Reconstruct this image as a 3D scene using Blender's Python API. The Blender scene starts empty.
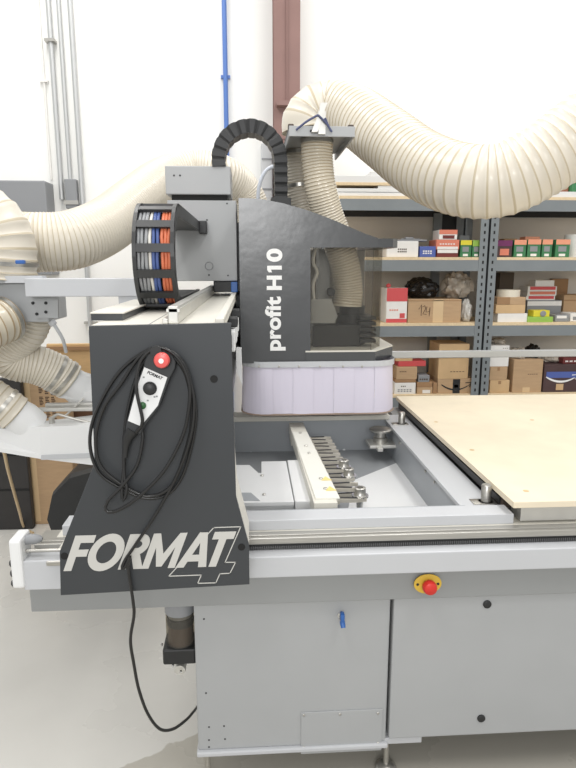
import bpy, bmesh, math, random
from mathutils import Vector, Matrix
random.seed(7)
PI = math.pi
SC = bpy.context.scene
COL = SC.collection

# ------------------------------------------------------------------ survey
# camera calibration: metres, +x along the machine bed, +y away, +z up
F, CX, CY, H = 600.0, 288.0, 384.0, 1.60
PITCH = math.atan(119 / 600.0)
YAW = math.atan(38 * math.cos(PITCH) / 600.0)
FW = Vector((math.sin(YAW) * math.cos(PITCH), math.cos(YAW) * math.cos(PITCH), -math.sin(PITCH)))
RT = Vector((math.cos(YAW), -math.sin(YAW), 0))
UP = RT.cross(FW)
def ray(x, y):
    return FW + RT * ((x - CX) / F) + UP * (-(y - CY) / F)
def onY(x, y, Y):
    d = ray(x, y); t = Y / d.y
    return Vector((d.x * t, Y, H + d.z * t))
def onZ(x, y, Z):
    d = ray(x, y); t = (Z - H) / d.z
    return Vector((d.x * t, d.y * t, Z))
def onX(x, y, X):
    d = ray(x, y); t = X / d.x
    return Vector((X, d.y * t, H + d.z * t))

# ------------------------------------------------------------------ materials
def srgb(r, g, b):
    f = lambda c: (c / 255 / 12.92) if c / 255 <= 0.04045 else ((c / 255 + 0.055) / 1.055) ** 2.4
    return (f(r), f(g), f(b), 1)
MATS = {}
def mat(name, rgb, rough=0.5, metal=0.0, noise=0.0, scale=30, bump=0.0, coat=0.0, spec=0.5, stretch=None, bscale=None):
    if name in MATS: return MATS[name]
    m = bpy.data.materials.new(name); m.use_nodes = True
    nt = m.node_tree; b = nt.nodes['Principled BSDF']
    c = srgb(*rgb)
    b.inputs['Base Color'].default_value = c
    b.inputs['Roughness'].default_value = rough
    b.inputs['Metallic'].default_value = metal
    b.inputs['Coat Weight'].default_value = coat
    b.inputs['Specular IOR Level'].default_value = spec
    if noise or bump:
        tc = nt.nodes.new('ShaderNodeTexCoord')
        mp = nt.nodes.new('ShaderNodeMapping')
        nt.links.new(tc.outputs['Object'], mp.inputs['Vector'])
        if stretch: mp.inputs['Scale'].default_value = stretch
        n = nt.nodes.new('ShaderNodeTexNoise'); n.inputs['Scale'].default_value = scale
        n.inputs['Detail'].default_value = 4
        nt.links.new(mp.outputs['Vector'], n.inputs['Vector'])
        if noise:
            r = nt.nodes.new('ShaderNodeValToRGB')
            r.color_ramp.elements[0].position = 0.3; r.color_ramp.elements[1].position = 0.7
            r.color_ramp.elements[0].color = [v * (1 - noise) for v in c[:3]] + [1]
            r.color_ramp.elements[1].color = [min(1, v * (1 + noise)) for v in c[:3]] + [1]
            nt.links.new(n.outputs['Fac'], r.inputs['Fac'])
            nt.links.new(r.outputs['Color'], b.inputs['Base Color'])
        if bump:
            bn = n
            if bscale:
                bn = nt.nodes.new('ShaderNodeTexNoise'); bn.inputs['Scale'].default_value = bscale
                nt.links.new(mp.outputs['Vector'], bn.inputs['Vector'])
            bp = nt.nodes.new('ShaderNodeBump'); bp.inputs['Strength'].default_value = bump
            bp.inputs['Distance'].default_value = 0.002
            nt.links.new(bn.outputs['Fac'], bp.inputs['Height'])
            nt.links.new(bp.outputs['Normal'], b.inputs['Normal'])
    MATS[name] = m
    return m
def see_through(name, tint, amount, rough=0.05):
    if name in MATS: return MATS[name]
    m = bpy.data.materials.new(name); m.use_nodes = True
    nt = m.node_tree
    for n in list(nt.nodes): nt.nodes.remove(n)
    out = nt.nodes.new('ShaderNodeOutputMaterial')
    tr = nt.nodes.new('ShaderNodeBsdfTransparent'); tr.inputs['Color'].default_value = srgb(*tint)
    pb = nt.nodes.new('ShaderNodeBsdfPrincipled'); pb.inputs['Base Color'].default_value = srgb(*tint)
    pb.inputs['Roughness'].default_value = rough
    mx = nt.nodes.new('ShaderNodeMixShader'); mx.inputs[0].default_value = amount
    nt.links.new(tr.outputs[0], mx.inputs[1]); nt.links.new(pb.outputs[0], mx.inputs[2])
    nt.links.new(mx.outputs[0], out.inputs['Surface'])
    MATS[name] = m
    return m

M = dict(
    wall=mat('wall paint', (243, 243, 240), 0.7, noise=0.015, scale=1.5, bump=0.05, bscale=80),
    grey=mat('grey enamel', (168, 170, 171), 0.42, noise=0.02, scale=6, bump=0.08, bscale=350),
    midgrey=mat('mid grey enamel', (148, 150, 150), 0.45, noise=0.02, scale=6),
    pale=mat('pale grey enamel', (192, 194, 197), 0.4, noise=0.02, scale=5, bump=0.06, bscale=350),
    white=mat('white enamel', (228, 229, 229), 0.4, noise=0.015, scale=5),
    cream=mat('cream grey enamel', (214, 211, 201), 0.45, noise=0.03, scale=7),
    pit=mat('pit grey enamel', (160, 164, 168), 0.45, noise=0.05, scale=4),
    char=mat('charcoal enamel', (56, 59, 62), 0.42, noise=0.03, scale=4, bump=0.05, bscale=400),
    hood=mat('graphite hood plastic', (57, 59, 61), 0.27, noise=0.08, scale=5, bump=0.5, bscale=14, spec=0.9),
    black=mat('black plastic', (36, 37, 38), 0.45, noise=0.08, scale=20),
    rubber=mat('black rubber cable', (32, 32, 32), 0.28, noise=0.05, scale=40),
    dark=mat('dark void', (14, 14, 14), 0.7),
    steel=mat('brushed steel', (186, 184, 178), 0.32, 0.85, noise=0.1, scale=20, stretch=(1, 12, 12)),
    chrome=mat('polished steel', (200, 200, 198), 0.2, 0.9),
    alu=mat('aluminium', (206, 205, 200), 0.38, 0.7, noise=0.06, scale=15),
    rack=mat('oiled rack steel', (58, 58, 58), 0.4, 0.5),
    mdf=mat('raw fibreboard', (228, 216, 192), 0.75, noise=0.035, scale=9, bump=0.05, bscale=250),
    mdfedge=mat('fibreboard edge', (206, 180, 138), 0.8, noise=0.08, scale=40),
    phenol=mat('brown phenolic board', (74, 62, 54), 0.6, noise=0.12, scale=20),
    hose=mat('cream hose film', (214, 207, 193), 0.34, noise=0.02, scale=8, coat=0.15),
    wire=mat('tan hose wire', (186, 174, 150), 0.4),
    hose2=mat('clear hose film', (206, 197, 178), 0.25, noise=0.05, scale=14, coat=0.5),
    wire2=mat('brown hose wire', (158, 138, 108), 0.4),
    letter=mat('silver lettering', (196, 195, 190), 0.5),
    white_letter=mat('white lettering', (238, 238, 236), 0.5),
    red=mat('red button', (205, 48, 40), 0.35),
    pinkred=mat('pinkish red button', (226, 96, 92), 0.3),  # paler, pinker red of the pendant's stop button
    yellow=mat('yellow plate', (218, 182, 66), 0.45),
    green=mat('green button', (40, 92, 48), 0.4),
    blue=mat('blue plastic', (50, 98, 168), 0.35),
    bluepipe=mat('blue pipe paint', (84, 120, 188), 0.4),
    orange=mat('orange cable jacket', (208, 116, 82), 0.45),
    bluecable=mat('blue cable jacket', (72, 92, 146), 0.45),
    greycable=mat('grey cable jacket', (148, 150, 152), 0.45),
    whitecable=mat('white cable jacket', (215, 212, 204), 0.45),
    brown=mat('brown primer steel', (136, 106, 100), 0.6, noise=0.06, scale=6),
    conduit=mat('galvanised conduit', (190, 192, 192), 0.4, 0.4),
    panelgrey=mat('grey panel paint', (140, 142, 145), 0.5, noise=0.02, scale=4),
    shelfgrey=mat('shelf grey paint', (126, 132, 135), 0.5, noise=0.04, scale=8),
    shelfdark=mat('shelf recess shade', (46, 48, 50), 0.7),  # near-black that holds the shade in behind the shelves
    taupe=mat('taupe wall shade', (206, 202, 194), 0.8, noise=0.04, scale=3),
    chip=mat('chipboard', (222, 200, 164), 0.8, noise=0.08, scale=60),
    board=mat('white laminate', (222, 222, 220), 0.4),
    card=mat('brown cardboard', (186, 156, 122), 0.85, noise=0.05, scale=12, stretch=(1, 1, 6)),
    card2=mat('light cardboard', (206, 174, 132), 0.85, noise=0.05, scale=12),
    card3=mat('dark cardboard', (160, 126, 92), 0.85, noise=0.06, scale=12),
    ink=mat('printing ink', (72, 54, 42), 0.8),
    tape=mat('packing tape', (214, 186, 146), 0.25),
    paper=mat('white card', (232, 230, 226), 0.7, noise=0.02),
    redcard=mat('red card', (206, 82, 84), 0.6),
    salmon=mat('salmon card', (216, 128, 104), 0.65),
    darkred=mat('maroon card', (110, 46, 44), 0.65),
    bluecard=mat('blue card', (80, 98, 166), 0.6),
    greencard=mat('green card', (60, 122, 80), 0.6, noise=0.1, scale=50),
    limecard=mat('lime card', (150, 190, 84), 0.5),
    yellowcard=mat('yellow card', (222, 208, 58), 0.5),
    orangecard=mat('orange card', (230, 156, 124), 0.65),
    purple=mat('purple card', (112, 44, 92), 0.6),
    darkcard=mat('dark maroon carton', (76, 56, 56), 0.6, noise=0.1, scale=12),
    greycard=mat('grey card', (140, 142, 144), 0.6),
    plastic=mat('clear bag film', (196, 186, 172), 0.15, noise=0.3, scale=18, bump=0.6, bscale=40, coat=0.6),
    bag=mat('black bag film', (34, 32, 32), 0.25, noise=0.2, scale=14, bump=0.5, bscale=30),
    tan=mat('tan hose rubber', (196, 172, 134), 0.5),
    pneu=mat('pale blue air hose', (206, 212, 222), 0.35),
    amber=mat('amber bowl residue', (84, 62, 44), 0.3),
    blackwood=mat('black laminate', (44, 42, 41), 0.55, noise=0.1, scale=8),
    ply=mat('pale plywood', (208, 174, 126), 0.7, noise=0.08, scale=10, stretch=(1, 4, 4)),
)
M['smoke'] = see_through('smoked acrylic', (234, 233, 230), 0.03, 0.06)
M['acrylic'] = see_through('clear acrylic', (215, 215, 212), 0.38, 0.15)
M['bowl'] = see_through('clear filter bowl', (206, 202, 192), 0.12, 0.1)

def brush_mat():
    m = mat('lavender bristle film', (210, 205, 219), 0.55)
    nt = m.node_tree; b = nt.nodes['Principled BSDF']
    b.inputs['Subsurface Weight'].default_value = 0.0
    tc = nt.nodes.new('ShaderNodeTexCoord'); mp = nt.nodes.new('ShaderNodeMapping')
    mp.inputs['Scale'].default_value = (260, 260, 1.0)
    n = nt.nodes.new('ShaderNodeTexNoise'); n.inputs['Scale'].default_value = 1.0
    bp = nt.nodes.new('ShaderNodeBump'); bp.inputs['Strength'].default_value = 0.25; bp.inputs['Distance'].default_value = 0.002
    nt.links.new(tc.outputs['Object'], mp.inputs['Vector']); nt.links.new(mp.outputs['Vector'], n.inputs['Vector'])
    nt.links.new(n.outputs['Fac'], bp.inputs['Height']); nt.links.new(bp.outputs['Normal'], b.inputs['Normal'])
    return m
M['brush'] = brush_mat()

def floor_mat():
    m = mat('floor epoxy', (196, 194, 188), 0.25)
    nt = m.node_tree; b = nt.nodes['Principled BSDF']
    geo = nt.nodes.new('ShaderNodeNewGeometry')
    n1 = nt.nodes.new('ShaderNodeTexNoise'); n1.inputs['Scale'].default_value = 1.6; n1.inputs['Detail'].default_value = 6
    nt.links.new(geo.outputs['Position'], n1.inputs['Vector'])
    r1 = nt.nodes.new('ShaderNodeValToRGB')
    r1.color_ramp.elements[0].position = 0.35; r1.color_ramp.elements[1].position = 0.65
    r1.color_ramp.elements[0].color = srgb(200, 198, 192); r1.color_ramp.elements[1].color = srgb(209, 207, 201)
    nt.links.new(n1.outputs['Fac'], r1.inputs['Fac'])
    # bare concrete beyond a ragged edge of the coating (towards the cabinet foot)
    sp = nt.nodes.new('ShaderNodeSeparateXYZ'); nt.links.new(geo.outputs['Position'], sp.inputs[0])
    n2 = nt.nodes.new('ShaderNodeTexNoise'); n2.inputs['Scale'].default_value = 9; n2.inputs['Detail'].default_value = 5
    nt.links.new(geo.outputs['Position'], n2.inputs['Vector'])
    a = nt.nodes.new('ShaderNodeMath'); a.operation = 'MULTIPLY_ADD'
    nt.links.new(sp.outputs['X'], a.inputs[0]); a.inputs[1].default_value = 1.0
    nz = nt.nodes.new('ShaderNodeMath'); nz.operation = 'MULTIPLY'; nz.inputs[1].default_value = 0.18
    nt.links.new(n2.outputs['Fac'], nz.inputs[0]); nt.links.new(nz.outputs[0], a.inputs[2])
    c = nt.nodes.new('ShaderNodeMath'); c.operation = 'MULTIPLY_ADD'
    nt.links.new(sp.outputs['Y'], c.inputs[0]); c.inputs[1].default_value = -1.754
    nt.links.new(a.outputs[0], c.inputs[2])
    r2 = nt.nodes.new('ShaderNodeValToRGB')
    r2.color_ramp.elements[0].position = 0.0; r2.color_ramp.elements[1].position = 0.012
    d = nt.nodes.new('ShaderNodeMath'); d.operation = 'ADD'; d.inputs[1].default_value = 3.335
    nt.links.new(c.outputs[0], d.inputs[0]); nt.links.new(d.outputs[0], r2.inputs['Fac'])
    mx = nt.nodes.new('ShaderNodeMix'); mx.data_type = 'RGBA'
    nt.links.new(r2.outputs['Color'], mx.inputs['Factor'])
    nt.links.new(r1.outputs['Color'], mx.inputs['A']); mx.inputs['B'].default_value = srgb(176, 172, 162)
    nt.links.new(mx.outputs['Result'], b.inputs['Base Color'])
    rr = nt.nodes.new('ShaderNodeMapRange'); nt.links.new(n1.outputs['Fac'], rr.inputs['Value'])
    rr.inputs['To Min'].default_value = 0.16; rr.inputs['To Max'].default_value = 0.4
    nt.links.new(rr.outputs['Result'], b.inputs['Roughness'])
    return m
M['floor'] = floor_mat()

# ------------------------------------------------------------------ mesh builder
ROOT = {}   # object name -> world location of its thing
class MB:
    def __init__(s): s.v = []; s.f = []; s.m = []
    def add(s, verts, faces, mi=0):
        o = len(s.v); s.v += [Vector(p) for p in verts]
        for fc in faces: s.f.append([i + o for i in fc]); s.m.append(mi)
        return s
    def box(s, x0, x1, y0, y1, z0, z1, bev=0.0, mi=0):
        bm = bmesh.new(); bmesh.ops.create_cube(bm, size=1)
        for v in bm.verts:
            v.co = Vector(((x0 + x1) / 2 + v.co.x * (x1 - x0), (y0 + y1) / 2 + v.co.y * (y1 - y0), (z0 + z1) / 2 + v.co.z * (z1 - z0)))
        if bev: bmesh.ops.bevel(bm, geom=bm.edges[:], offset=min(bev, 0.45 * min(abs(x1 - x0), abs(y1 - y0), abs(z1 - z0))), segments=2, affect='EDGES', profile=0.5)
        s.bm(bm, mi); return s
    def bm(s, bm, mi=0, mtx=None):
        bm.verts.index_update()
        vs = [(mtx @ v.co) if mtx else v.co.copy() for v in bm.verts]
        s.add(vs, [[v.index for v in f.verts] for f in bm.faces], mi); bm.free()
    def cyl(s, p0, p1, r0, r1=None, seg=20, mi=0, cap=True):
        p0 = Vector(p0); p1 = Vector(p1); r1 = r0 if r1 is None else r1
        return s.sweep([p0, p1], [r0, r1], seg, mi=mi, cap=cap)
    def lathe(s, p0, axis, prof, seg=24, mi=0):
        # prof: list of (distance along axis, radius)
        p0 = Vector(p0); axis = Vector(axis).normalized()
        pts = [p0 + axis * d for d, r in prof]
        return s.sweep(pts, [r for d, r in prof], seg, mi=mi, cap=True, tangent=axis)
    def sweep(s, pts, radii, seg=16, mi=0, cap=True, mats=None, tangent=None, closed=False, shape=None):
        pts = [Vector(p) for p in pts]; n = len(pts)
        if not hasattr(radii, '__len__'): radii = [radii] * n
        T = []
        for i in range(n):
            if tangent is not None: T.append(tangent); continue
            if closed: t = pts[(i + 1) % n] - pts[i - 1]
            else: t = pts[min(i + 1, n - 1)] - pts[max(i - 1, 0)]
            if t.length < 1e-9: t = Vector((0, 0, 1))
            T.append(t.normalized())
        ref = Vector((0, 1, 0)) if abs(T[0].y) < 0.9 else Vector((0, 0, 1))
        N = (ref - T[0] * ref.dot(T[0])).normalized()
        vs = []
        for i in range(n):
            N = (N - T[i] * N.dot(T[i])).normalized(); B = T[i].cross(N)
            if shape:
                for (u, w) in shape: vs.append(pts[i] + N * u * radii[i] + B * w * radii[i])
            else:
                for k in range(seg):
                    a = 2 * PI * k / seg
                    vs.append(pts[i] + (N * math.cos(a) + B * math.sin(a)) * radii[i])
        sg = len(shape) if shape else seg
        o = len(s.v); s.v += vs
        rng = n if closed else n - 1
        for i in range(rng):
            j = (i + 1) % n
            for k in range(sg):
                k2 = (k + 1) % sg
                s.f.append([o + i * sg + k, o + i * sg + k2, o + j * sg + k2, o + j * sg + k])
                s.m.append(mats[i] if mats else mi)
        if cap and not closed:
            s.f.append([o + k for k in range(sg)][::-1]); s.m.append(mi)
            s.f.append([o + (n - 1) * sg + k for k in range(sg)]); s.m.append(mi)
        return s
    def prism(s, poly, ext, mi=0, bev=0.0):
        bm = bmesh.new(); ext = Vector(ext)
        a = [bm.verts.new(Vector(p)) for p in poly]; b = [bm.verts.new(Vector(p) + ext) for p in poly]
        bm.faces.new(a[::-1]); bm.faces.new(b); n = len(a)
        for i in range(n): bm.faces.new([a[i], a[(i + 1) % n], b[(i + 1) % n], b[i]])
        bmesh.ops.recalc_face_normals(bm, faces=bm.faces[:])
        if bev: bmesh.ops.bevel(bm, geom=bm.edges[:], offset=bev, segments=2, affect='EDGES', profile=0.5)
        bmesh.ops.triangulate(bm, faces=[f for f in bm.faces if len(f.verts) > 4])
        s.bm(bm, mi); return s
    def build(s, name, m, parent=None, smooth=False, origin=None):
        off = Vector((0, 0, 0))
        if parent is not None: off = ROOT[parent.name]
        elif origin is not None: off = Vector(origin)
        me = bpy.data.meshes.new(name)
        me.from_pydata([tuple(p - off) for p in s.v], [], s.f)
        for x in (m if isinstance(m, (list, tuple)) else [m]): me.materials.append(x)
        me.polygons.foreach_set('material_index', s.m)
        me.update()
        bm = bmesh.new(); bm.from_mesh(me); bmesh.ops.recalc_face_normals(bm, faces=bm.faces[:]); bm.to_mesh(me); bm.free()
        if smooth:
            me.polygons.foreach_set('use_smooth', [True] * len(me.polygons))
            try: me.set_sharp_from_angle(angle=math.radians(40))
            except Exception: pass
        o = bpy.data.objects.new(name, me); COL.objects.link(o)
        if parent is not None:
            o.parent = parent; ROOT[o.name] = off
        else:
            o.location = off; ROOT[o.name] = off
        return o

def tag(o, label, cat, group=None):
    o['label'] = label; o['category'] = cat
    if group: o['group'] = group
    return o
def thing(name, loc, label, cat, group=None):
    o = bpy.data.objects.new(name, None); COL.objects.link(o); o.location = loc
    o.empty_display_size = 0.1
    ROOT[o.name] = Vector(loc)
    return tag(o, label, cat, group)
def spline(pts, step=0.01, closed=False):
    pts = [Vector(p) for p in pts]; out = []; n = len(pts)
    for i in range(n if closed else n - 1):
        if closed: p0, p1, p2, p3 = pts[i - 1], pts[i], pts[(i + 1) % n], pts[(i + 2) % n]
        else:
            p1, p2 = pts[i], pts[i + 1]
            p0 = pts[i - 1] if i else p1 * 2 - p2
            p3 = pts[i + 2] if i + 2 < n else p2 * 2 - p1
        k = max(2, int((p2 - p1).length / step))
        for j in range(k):
            t = j / k
            out.append(0.5 * ((2 * p1) + (p2 - p0) * t + (2 * p0 - 5 * p1 + 4 * p2 - p3) * t * t + (3 * p1 - p0 - 3 * p2 + p3) * t ** 3))
    if not closed: out.append(pts[-1])
    return out
def resample(pts, step):
    out = [pts[0]]; acc = 0
    for a, b in zip(pts, pts[1:]):
        L = (b - a).length
        if L < 1e-9: continue
        while acc + L >= step:
            t = (step - acc) / L; a = a + (b - a) * t; out.append(a.copy()); L = (b - a).length; acc = 0
            if L < 1e-9: break
        acc += L
    return out
def hose_mesh(path, r, pitch, depth=0.06, seg=40, rfun=None):
    k = 6
    pts = resample(spline(path, 0.004), pitch / k)
    rad = []; ms = []
    for i in range(len(pts)):
        ph = (i % k)
        prof = (0.0, -0.75, -1.0, -1.0, -0.75, 0.0)[ph] if False else (1.0, 0.35, -0.1, -0.2, -0.1, 0.35)[ph]
        rr = r if rfun is None else r * rfun(i / max(1, len(pts) - 1))
        rad.append(rr * (1 + depth * prof)); ms.append(1 if ph == 0 else 0)
    mb = MB(); mb.sweep(pts, rad, seg, mats=ms, cap=False)
    return mb
def clamp_mb(c, t, r, w=0.014):
    c = Vector(c); t = Vector(t).normalized(); mb = MB()
    mb.lathe(c - t * w / 2, t, [(0, r * 0.98), (0, r * 1.03), (w, r * 1.03), (w, r * 0.98)], 32)
    return mb

def text_mesh(body, bold=0.03, shear=0.0, spacing=1.0):
    cu = bpy.data.curves.new('txt', 'FONT'); cu.body = body; cu.size = 1.0
    cu.offset = bold; cu.shear = shear; cu.space_character = spacing; cu.resolution_u = 6; cu.extrude = 0.0
    ob = bpy.data.objects.new('txt', cu); COL.objects.link(ob)
    dg = bpy.context.evaluated_depsgraph_get(); dg.update()
    me = bpy.data.meshes.new_from_object(ob.evaluated_get(dg))
    vs = [v.co.copy() for v in me.vertices]; fs = [list(p.vertices) for p in me.polygons]
    COL.objects.unlink(ob); bpy.data.objects.remove(ob); bpy.data.curves.remove(cu); bpy.data.meshes.remove(me)
    return vs, fs
def put_text(body, origin, u, v, name, m, parent, bold=0.03, shear=0.0, spacing=1.0, lift=None, th=0.0012):
    # fits the text's bounding box to the u (advance) and v (height) vectors at origin
    vs, fs = text_mesh(body, bold, shear, spacing)
    x0 = min(p.x for p in vs); x1 = max(p.x for p in vs); y0 = min(p.y for p in vs); y1 = max(p.y for p in vs)
    origin = Vector(origin); u = Vector(u); v = Vector(v)
    q = [origin + u * ((p.x - x0) / (x1 - x0)) + v * ((p.y - y0) / (y1 - y0)) for p in vs]
    bm = bmesh.new(); bv = [bm.verts.new(p) for p in q]
    for f in fs:
        try: bm.faces.new([bv[i] for i in f])
        except Exception: pass
    nrm = u.cross(v).normalized()
    g = bmesh.ops.extrude_face_region(bm, geom=bm.faces[:])
    for e in g['geom']:
        if isinstance(e, bmesh.types.BMVert): e.co += nrm * th
    mb = MB(); mb.bm(bm)
    return mb.build(name, m, parent)

# ================================================================== SETTING
o = MB().box(-4.5, 6.5, -1.5, 5.0, -0.1, 0).build('floor', M['floor']); o['kind'] = 'structure'
o = MB().box(-4.5, 6.5, 5.0, 5.15, 0, 5.2).build('wall_back', M['wall']); o['kind'] = 'structure'
# brown steel column against the wall
mb = MB()
x0, x1 = 0.192, 0.388
mb.box(x0, x1, 4.80, 4.815, 0, 5.2); mb.box(x0, x1, 4.985, 5.0, 0, 5.2); mb.box((x0 + x1) / 2 - 0.006, (x0 + x1) / 2 + 0.006, 4.815, 4.985, 0, 5.2)
zb = onY(285, 105, 4.8).z
mb.box(x0 + 0.02, x1 + 0.05, 4.72, 4.80, zb - 0.02, zb + 0.012); mb.box((x0 + x1) / 2 - 0.004, (x0 + x1) / 2 + 0.004, 4.785, 4.80, zb + 0.012, 5.2)
mb.box(x0, x1, 4.792, 4.80, zb - 0.24, zb - 0.02)
o = mb.build('trim_1', M['brown']); o['kind'] = 'structure'

# wall services
def conduit(px_top, py_bot, r, label, name='electrical_conduit', m=None, grp=None, zt=5.0, Y=4.96):
    t = onY(px_top, 0, Y); zb_ = onY(px_top, py_bot, Y).z
    mb = MB(); mb.cyl((t.x, Y, zb_), (t.x, Y, zt), r, seg=14)
    zz = zb_ + 0.45
    return mb, t.x, zb_
w = thing('electrical_conduit', (onY(71, 0, 4.96).x, 4.96, 0), 'right one of the bare metal conduits, running down to the floor behind the gantry', 'conduit')
mb = MB(); X = w.location.x - 0.01; mb.cyl((X, 4.96, 0), (X, 4.96, 5.0), 0.018, seg=14); mb.build('pipe', M['conduit'], w, True)
for zz in (1.13,):
    MB().box(X - 0.05, X + 0.05, 4.955, 5.0, zz, zz + 0.02).build('strap', M['steel'], w)
w = thing('electrical_conduit', (onY(50, 0, 4.96).x, 4.96, 2.1), 'bare metal conduit running into the top of the grey wall cabinet', 'conduit')
X = w.location.x - 0.015; MB().cyl((X, 4.96, 2.1), (X, 4.96, 5.0), 0.018, seg=14).build('pipe', M['conduit'], w, True)
MB().box(X - 0.04, X + 0.034, 4.93, 4.998, 3.22, 3.24).build('strap', M['steel'], w)
w = thing('electrical_conduit', (onY(54, 0, 4.96).x, 4.96, 2.2), 'middle metal conduit ending in a small junction box', 'conduit')
X = w.location.x + 0.03; MB().cyl((X, 4.96, 2.25), (X, 4.96, 5.0), 0.015, seg=14).build('pipe', M['conduit'], w, True)
MB().box(X - 0.04, X + 0.05, 4.93, 4.998, 2.03, 2.25, 0.006).build('junction_box', M['panelgrey'], w)
MB().box(X - 0.05, X + 0.06, 4.92, 4.93, 2.06, 2.09).build('strap', M['steel'], w)
X = onY(38, 0, 4.98).x
mb = MB(); mb.cyl((X, 4.985, 2.25), (X, 4.985, 5.0), 0.009, seg=10); mb.box(X - 0.03, X + 0.03, 4.97, 5.0, 2.95, 2.965)
tag(mb.build('wall_cable', M['paper'], origin=(X, 4.985, 2.25)), 'thin white cable clipped to the wall, left of the conduits', 'cable')
X = onY(224, 0, 4.96).x
mb = MB(); mb.cyl((X, 4.96, 0), (X, 4.96, 5.0), 0.018, seg=12)
for zz in (1.5, 3.0): mb.box(X - 0.035, X + 0.035, 4.965, 5.0, zz, zz + 0.02)
tag(mb.build('blue_pipe', M['bluepipe'], origin=(X, 4.96, 0)), 'slim blue pipe running up the white back wall', 'pipe')
# grey wall cabinet on the left
e = thing('wall_cabinet', (-1.8, 4.85, 1.5), 'grey electrical cabinet on the wall behind the left hoses', 'cabinet')
a = onY(-14, 180, 4.8); b = onY(52, 275, 4.8)
MB().box(a.x, b.x, 4.8, 4.998, b.z, a.z, 0.01).build('enclosure', M['panelgrey'], e)
d_ = MB().box(a.x + 0.03, b.x - 0.09, 4.785, 4.8, b.z + 0.04, a.z - 0.23, 0.006).build('door', M['panelgrey'], e)
MB().box(b.x - 0.14, b.x - 0.12, 4.772, 4.785, b.z + 0.2, b.z + 0.27, 0.003).build('handle', M['black'], d_)
# grey cabinet behind the arched chain
a = onY(261, 143, 4.9); b = onY(276, 260, 4.9)
e = thing('wall_cabinet', (a.x, 4.9, b.z), 'pale grey wall cabinet left of the brown column behind the arched chain', 'cabinet')
MB().box(a.x, 0.185, 4.9, 4.998, b.z, a.z, 0.008).build('enclosure', mat('light panel paint', (196, 198, 200), 0.5), e)
for yy in (159, 189, 215):
    zz = onY(265, yy, 4.9).z
    MB().box(a.x + 0.004, 0.186, 4.894, 4.9, zz - 0.006, zz + 0.006).build('seam', M['panelgrey'], e)

# ================================================================== CNC ROUTER
R = thing('cnc_router', (0.4, 1.62, 0), 'large grey gantry router machine with charcoal end panel in the middle of the floor', 'machine')

# ---- base cabinet
cab = MB().box(-0.176, 0.405, 1.60, 2.95, 0.140, 0.715, 0.004).build('base_cabinet', M['grey'], R)
MB().box(-0.180, 0.41, 1.588, 2.95, 0.124, 0.140, 0.004).build('bottom_lip', M['pale'], cab)
a = onY(301, 712, 1.6); b = onY(381, 751, 1.6)
ap = MB().box(a.x, b.x, 1.596, 1.60, b.z + 0.006, a.z, 0.0015).build('access_plate', M['grey'], cab)
for (px, py) in ((304, 715), (340, 714), (378, 713), (304, 747), (378, 743)):
    p = onY(px, py, 1.596); MB().lathe(p, (0, -1, 0), [(0, 0.0042), (0.002, 0.0042), (0.003, 0.0028)], 10).build('screw', M['steel'], cab)
for (px, py) in ((204, 619), (206, 693), (209, 727), (224, 726), (209, 740), (225, 739), (209, 747)):
    p = onY(px, py, 1.6); MB().lathe(p, (0, -1, 0), [(0, 0.0028), (0.0008, 0.0028)], 10).build('screw', M['black'], cab)
p = onY(341, 615, 1.6)
av = MB().lathe(p, (0, -1, 0), [(0, 0.011), (0.004, 0.011), (0.005, 0.007), (0.018, 0.007)], 18).build('air_valve', M['chrome'], cab, True)
mb = MB(); mb.box(p.x - 0.006, p.x + 0.006, 1.565, 1.586, p.z - 0.006, p.z + 0.022, 0.003); mb.cyl((p.x, 1.575, p.z - 0.004), (p.x + 0.002, 1.566, p.z - 0.02), 0.008, 0.007, 14)
mb.build('valve_handle', M['blue'], cab, True)
panel = MB().box(0.412, 2.3, 1.588, 1.62, 0.158, 0.70, 0.004).build('side_panel', M['grey'], R)
MB().box(0.412, 2.3, 1.62, 2.95, 0.15, 0.70).build('base_frame', M['midgrey'], R)
for (px, py) in ((487, 604), (481, 718)):
    p = onY(px, py, 1.588)
    MB().lathe(p, (0, -1, 0), [(0, 0.0125), (0.004, 0.0125), (0.006, 0.009), (0.006, 0.0)], 20).build('cap_plug', M['black'], panel, True)
MB().box(0.40, 0.52, 1.60, 1.66, 0.128, 0.15, 0.003).build('foot_bracket', M['pale'], R)
for (fx, fy) in ((0.418, 1.64), (-0.150, 1.61), (1.6, 1.66), (0.418, 2.85), (-0.155, 2.85), (1.6, 2.85)):
    mb = MB(); mb.lathe((fx, fy, 0), (0, 0, 1), [(0, 0.034), (0.010, 0.034), (0.020, 0.026), (0.026, 0.014), (0.026, 0.009), (0.16, 0.009)], 20)
    mb.build('levelling_foot', M['steel'], R, True)

# ---- frame beams along the front
def zat(py, Y, px=250): return onY(px, py, Y).z
def z3(py, Y): return zat(py, Y, 300)
def z9(py, Y): return zat(py, Y, 290)
beam = MB().box(-0.625, 2.3, 1.57, 1.598, z3(603, 1.57), z3(574, 1.57), 0.003).build('lower_beam', M['midgrey'], R)
fb = MB().box(-0.60, 2.3, 1.53, 1.598, z3(577, 1.53), z3(556, 1.53), 0.003).build('upper_beam', M['pale'], R)
zt = z9(509.8, 1.68); Y1 = onZ(290, 519.8, zt).y
zc_ = z9(529.8, Y1); zr_ = z9(532, Y1 - 0.006); Yr = onZ(290, 537.5, zr_).y
bar = MB().box(-0.535, 0.765, Y1, 1.68, zc_, zt, 0.002).build('front_bar', M['pale'], R)
MB().box(-0.55, 2.3, Y1 - 0.006, 1.66, zr_, zc_, 0.001).build('wiper_strip', M['cream'], R)
mb = MB(); mb.box(-0.60, 2.3, Yr, 1.66, z9(543.8, Yr), zr_, 0.002)
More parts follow.
